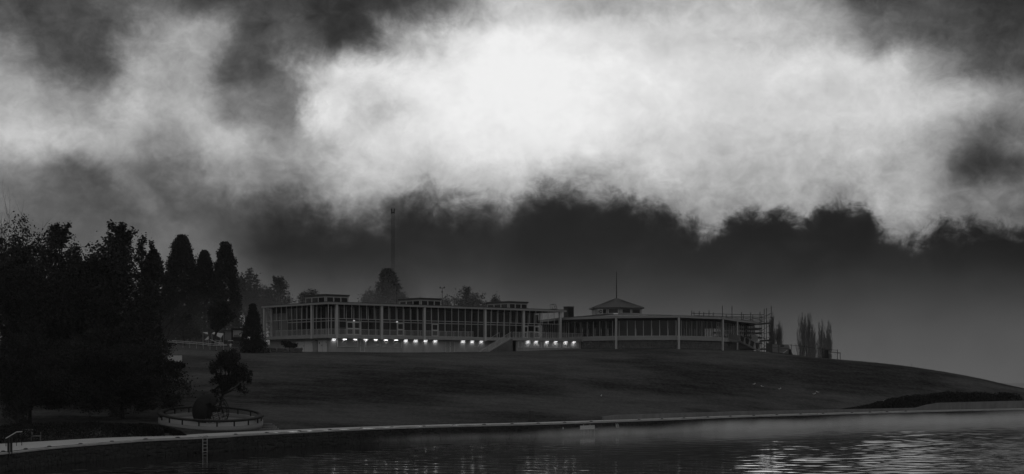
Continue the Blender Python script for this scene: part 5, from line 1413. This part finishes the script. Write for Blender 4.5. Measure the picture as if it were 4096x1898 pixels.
MB().box(((p0.x + p1.x) / 2, 255, (p0.z + p1.z) / 2), (p1.x - p0.x, 2, p1.z - p0.z)).build('wall', 'sheet', kb)
MB().box(((p0.x + p1.x) / 2 - .1, 254.9, p1.z + .08), (p1.x - p0.x + .4, 2.4, .14)).build('roof', 'dark', kb)
MB().hexa([P(885, 1372, 253), P(897, 1372, 253), P(897, 1372, 253.4), P(885, 1372, 253.4), P(895, 1328, 253), P(900, 1328, 253), P(900, 1328, 253.4), P(895, 1328, 253.4)]).build('door', 'dark', kb)
# picnic table
pt = thing('picnic_table', at(868, 244), 'pale picnic table in front of the white canopy', 'table')
c = P(868, 1362, 244)
MB().box(c, (1.5, .8, .06), ax=(.97, 0, -.12), az_=(.12, 0, .97)).build('table_top', 'white', pt)
for k in (-.5, .4): MB().tube(c + Vector((k, 0, -.05)), c + Vector((k - .1, 0, -.8)), .06).build('leg', 'white', pt)
for k in (-.7, .7): MB().box(c + Vector((.1, k, -.35)), (1.5, .25, .05)).build('bench_seat', 'white', pt)
lb_ = MB().box(P(922, 1363.5, 243), (.82, .2, .09)).build('white_rail', 'white'); tag(lb_, 'short white horizontal bar below the notice frame', 'rail')  # plain bar in white paint
# notice frame (billboard) beside the conical conifer
nf = thing('display_board', at(955, 245), 'dark framed display panel with pale mounds picture, left of conical conifer', 'sign')
y_ = 245
def rect(u0, u1, v0_, v1_, th, name, mt, dy_=0):
    p, q = P(u0, v1_, y_), P(u1, v0_, y_); return MB().box(((p.x + q.x) / 2, y_ + dy_, (p.z + q.z) / 2), (q.x - p.x, th, q.z - p.z)).build(name, mt, nf)
rect(926, 932, 1318, 1376, .3, 'post', 'black'); rect(975, 978, 1325, 1376, .3, 'post', 'black'); rect(926, 982, 1314, 1321, .35, 'beam', 'black')
rect(932, 975, 1322, 1349, .05, 'picture', 'mullion', .05); rect(932, 975, 1349.5, 1366, .06, 'lower_panel', 'black', .05)
mb = MB()
for q0, rq in ((940, 7), (949, 8), (956, 5)):
    c = P(q0, 1349, y_); mb.poly([(c.x + rq / FPX * y_ * math.cos(a), y_ + .02, c.z + rq / FPX * y_ * 1.3 * math.sin(a)) for a in np.linspace(0, math.pi, 10)])
mb.build('picture_mounds', 'sheet', nf)
sgn = thing('path_notice', at(922, 239), 'small white two column notice on a post by the ramp', 'sign')
p = P(922, 1382, 239); MB().box(p, (.28, .03, .36)).build('board', 'signwhite', sgn); MB().box(p - Vector((0, .02, 0)), (.03, .01, .3)).build('print_line', 'mullion', sgn); MB().tube((p.x, p.y + .03, gz(p.x, p.y) - .2), (p.x, p.y + .03, p.z), .03).build('post', 'rail', sgn)
# white board on the lawn behind the big tree
wb = thing('white_board', at(700, 205), 'blank white board on the lawn partly behind the spreading tree', 'sign')
p, q = P(668, 1449, 212), P(728, 1423, 212); MB().box(((p.x + q.x) / 2, 212, (p.z + q.z) / 2), (q.x - p.x, .06, q.z - p.z)).build('board', 'signwhite', wb)
for x_ in (p.x + .1, q.x - .1): MB().tube((x_, 212.05, gz(x_, 212) - .3), (x_, 212.05, q.z), .04).build('leg', 'rail', wb)

# ------------------------------------------------------------------ lattice mast in the fog behind
mY = 430; mp_ = Vector((X_(1572, mY), mY, 0)); mz0 = gz(mp_.x, mY); mz1 = Z_(850, mY)
mst = thing('lattice_mast', (mp_.x, mY, mz0), 'tall lattice floodlight mast fading down into the fog', 'mast')
hwm = .40; ang0 = R(25)
cr = [Vector((math.cos(ang0 + i * math.pi / 2), math.sin(ang0 + i * math.pi / 2), 0)) * hwm * 1.2 for i in range(4)]
for c in cr: MB().tube(mp_ + c + UP * mz0, mp_ + c + UP * mz1, .032, k=5).build('leg', 'mast', mst)
mb = MB(); z_ = mz0; fl = 0
while z_ < mz1 - 1.2:
    for i in range(4):
        a_, b2 = cr[i], cr[(i + 1) % 4]
        if fl: a_, b2 = b2, a_
        mb.tube(mp_ + a_ + UP * z_, mp_ + b2 + UP * (z_ + 1.25), .016, k=4); mb.tube(mp_ + a_ + UP * z_, mp_ + b2 + UP * z_, .014, k=4)
    z_ += 1.25; fl = 1 - fl
tag(mb.build('lattice', 'mast', mst), kind='stuff')
for sx in (-1, 1):
    MB().box(mp_ + Vector((sx * .36, 0, mz1 + .15)), (.26, .5, 1.1)).build('floodlight', 'mast', mst); MB().box(mp_ + Vector((sx * .42, 0, mz1 + .85)), (.26, .3, .32)).build('floodlight', 'mast', mst)
MB().box(mp_ + UP * (mz1 - .1), (1.0, .7, .2)).build('head_frame', 'mast', mst); MB().tube(mp_ + UP * mz1, mp_ + UP * (mz1 + .5), .05).build('rod', 'mast', mst)

# ------------------------------------------------------------------ grass blades along the visible edges of the lawn
rg = np.random.default_rng(12); n = 26000
sq = rg.uniform(s_of_u(0), s_of_u(4096), n); x, y, tx, ty = shore_at(sq); d = PW(sq) + .0 + rg.exponential(1.2, n)
bxp, byp = x - ty * d, y + tx * d
n2_ = 24000; rid = np.array([(48.2, 275), (52.2, 273), (58.7, 268), (64, 265), (69.5, 262), (79, 256), (85.3, 250), (92, 248)])
k = rg.integers(0, len(rid) - 1, n2_); f = rg.random(n2_)
rx_ = rid[k, 0] * (1 - f) + rid[k + 1, 0] * f; ry_ = rid[k, 1] * (1 - f) + rid[k + 1, 1] * f + rg.normal(0, 5, n2_)
gx_ = np.concatenate([bxp, rx_]); gy_ = np.concatenate([byp, ry_]); g0_ = hz(gx_, gy_)
hgt = rg.uniform(.05, .13, len(gx_)); aa = rg.uniform(0, 6.28, len(gx_)); wq = rg.uniform(.012, .03, len(gx_))
V = np.stack([np.stack([gx_ - np.cos(aa) * wq, gy_ - np.sin(aa) * wq, g0_ - .02], -1), np.stack([gx_ + np.cos(aa) * wq, gy_ + np.sin(aa) * wq, g0_ - .02], -1),
              np.stack([gx_ + rg.normal(0, .03, len(gx_)), gy_ + rg.normal(0, .03, len(gx_)), g0_ + hgt], -1)], 1).reshape(-1, 3)
me = np_mesh('grass', V, np.arange(len(V)).reshape(-1, 3), 'grass')
tag(link('grass', me), 'rough grass blades along the edges of the lawn', kind='stuff')

# ------------------------------------------------------------------ haze: one closed box of even, thin mist
hzb = MB().hexa([(-570, -35, -8), (570, -35, -8), (570, 810, -8), (-570, 810, -8), (-570, -35, 56), (570, -35, 56), (570, 810, 56), (-570, 810, 56)])
me = bpy.data.meshes.new('haze'); me.from_pydata(hzb.v, [], hzb.f)
m = bpy.data.materials.new('haze_air'); m.use_nodes = True; t = m.node_tree; t.nodes.clear()
pv = t.nodes.new('ShaderNodeVolumePrincipled'); pv.inputs['Color'].default_value = (.85, .85, .85, 1); pv.inputs['Density'].default_value = HAZE_DENSITY; pv.inputs['Anisotropy'].default_value = 0.0
out = t.nodes.new('ShaderNodeOutputMaterial'); t.links.new(pv.outputs[0], out.inputs['Volume']); me.materials.append(m)
tag(link('haze', me), 'thin morning haze over the lake and lawn', kind='stuff')

# ------------------------------------------------------------------ banks of thicker mist: on the water along the wall, and under the conifers
def mist(label, c, r_, dens, rz_=0.0, col_=.8, wsc=.12):
    mb = MB().ball((0, 0, 0), r_, 40, 20); me = bpy.data.meshes.new('mist'); me.from_pydata(mb.v, [], mb.f)
    m = bpy.data.materials.new('mist_air'); m.use_nodes = True; t = m.node_tree; t.nodes.clear()
    pv = t.nodes.new('ShaderNodeVolumePrincipled'); pv.inputs['Color'].default_value = (col_,) * 3 + (1,); pv.inputs['Density'].default_value = dens
    S.nt = t; oc = t.nodes.new('ShaderNodeTexCoord').outputs['Object']; sx_ = t.nodes.new('ShaderNodeSeparateXYZ'); t.links.new(oc, sx_.inputs[0])
    q_ = [S(sx_.outputs[i]) / float(r_[i]) for i in range(3)]
    fall = S.m('MAXIMUM', 1.0 - (q_[0] * q_[0] + q_[1] * q_[1] + q_[2] * q_[2]), 0.0)          # thins out towards its edge
    wisp = S.m('MAXIMUM', (noise(oc, wsc, 3, 0.55, sc=(1, 1, .5)) - 0.34) * 3.0, 0.05)
    t.links.new((fall * fall * wisp * (dens * 1.9)).k, pv.inputs['Density'])
    out = t.nodes.new('ShaderNodeOutputMaterial'); t.links.new(pv.outputs[0], out.inputs['Volume']); me.materials.append(m)
    o = link('mist', me, None, c); o.rotation_euler.z = rz_
    tag(o, label, kind='stuff')
for u, L, w_, h, dn in ((1750, 14, 4, .5, .012), (2300, 17, 6, .7, .022), (2850, 22, 9, .9, .027), (3450, 26, 12, 1.05, .026), (4050, 28, 16, 1.2, .022)):
    sq = s_of_u(u); xx, yy, tx_, ty_ = (float(q) for q in shore_at(sq))
    mist('low mist lying on the water along the lake wall', (xx + ty_ * (w_ * .62), yy - tx_ * (w_ * .62), .18), (L, w_, h * 1.35), dn * 6.0, math.atan2(ty_, tx_), .95, .55)
mist('pale mist under the conifers behind the lawn', (X_(770, 255), 255, 12), (17, 5, 10), .030)
mist('faint mist between the dark stand and the spreading tree', (X_(560, 200), 200, 9), (15, 9, 8), .010)
mist('pale mist behind the pavilion among the far trees', (X_(1420, 305), 305, 14), (48, 14, 17), .019)
mist('pale mist beyond the ridge round the poplars', (X_(3230, 304), 304, 9), (17, 8, 12), .016)
mist('dark fog swallowing the lower half of the lattice mast', (X_(1572, 418), 418, 27), (11, 7, 15), .16, 0, .2)  # dark scatter colour stands in for fog lying unlit
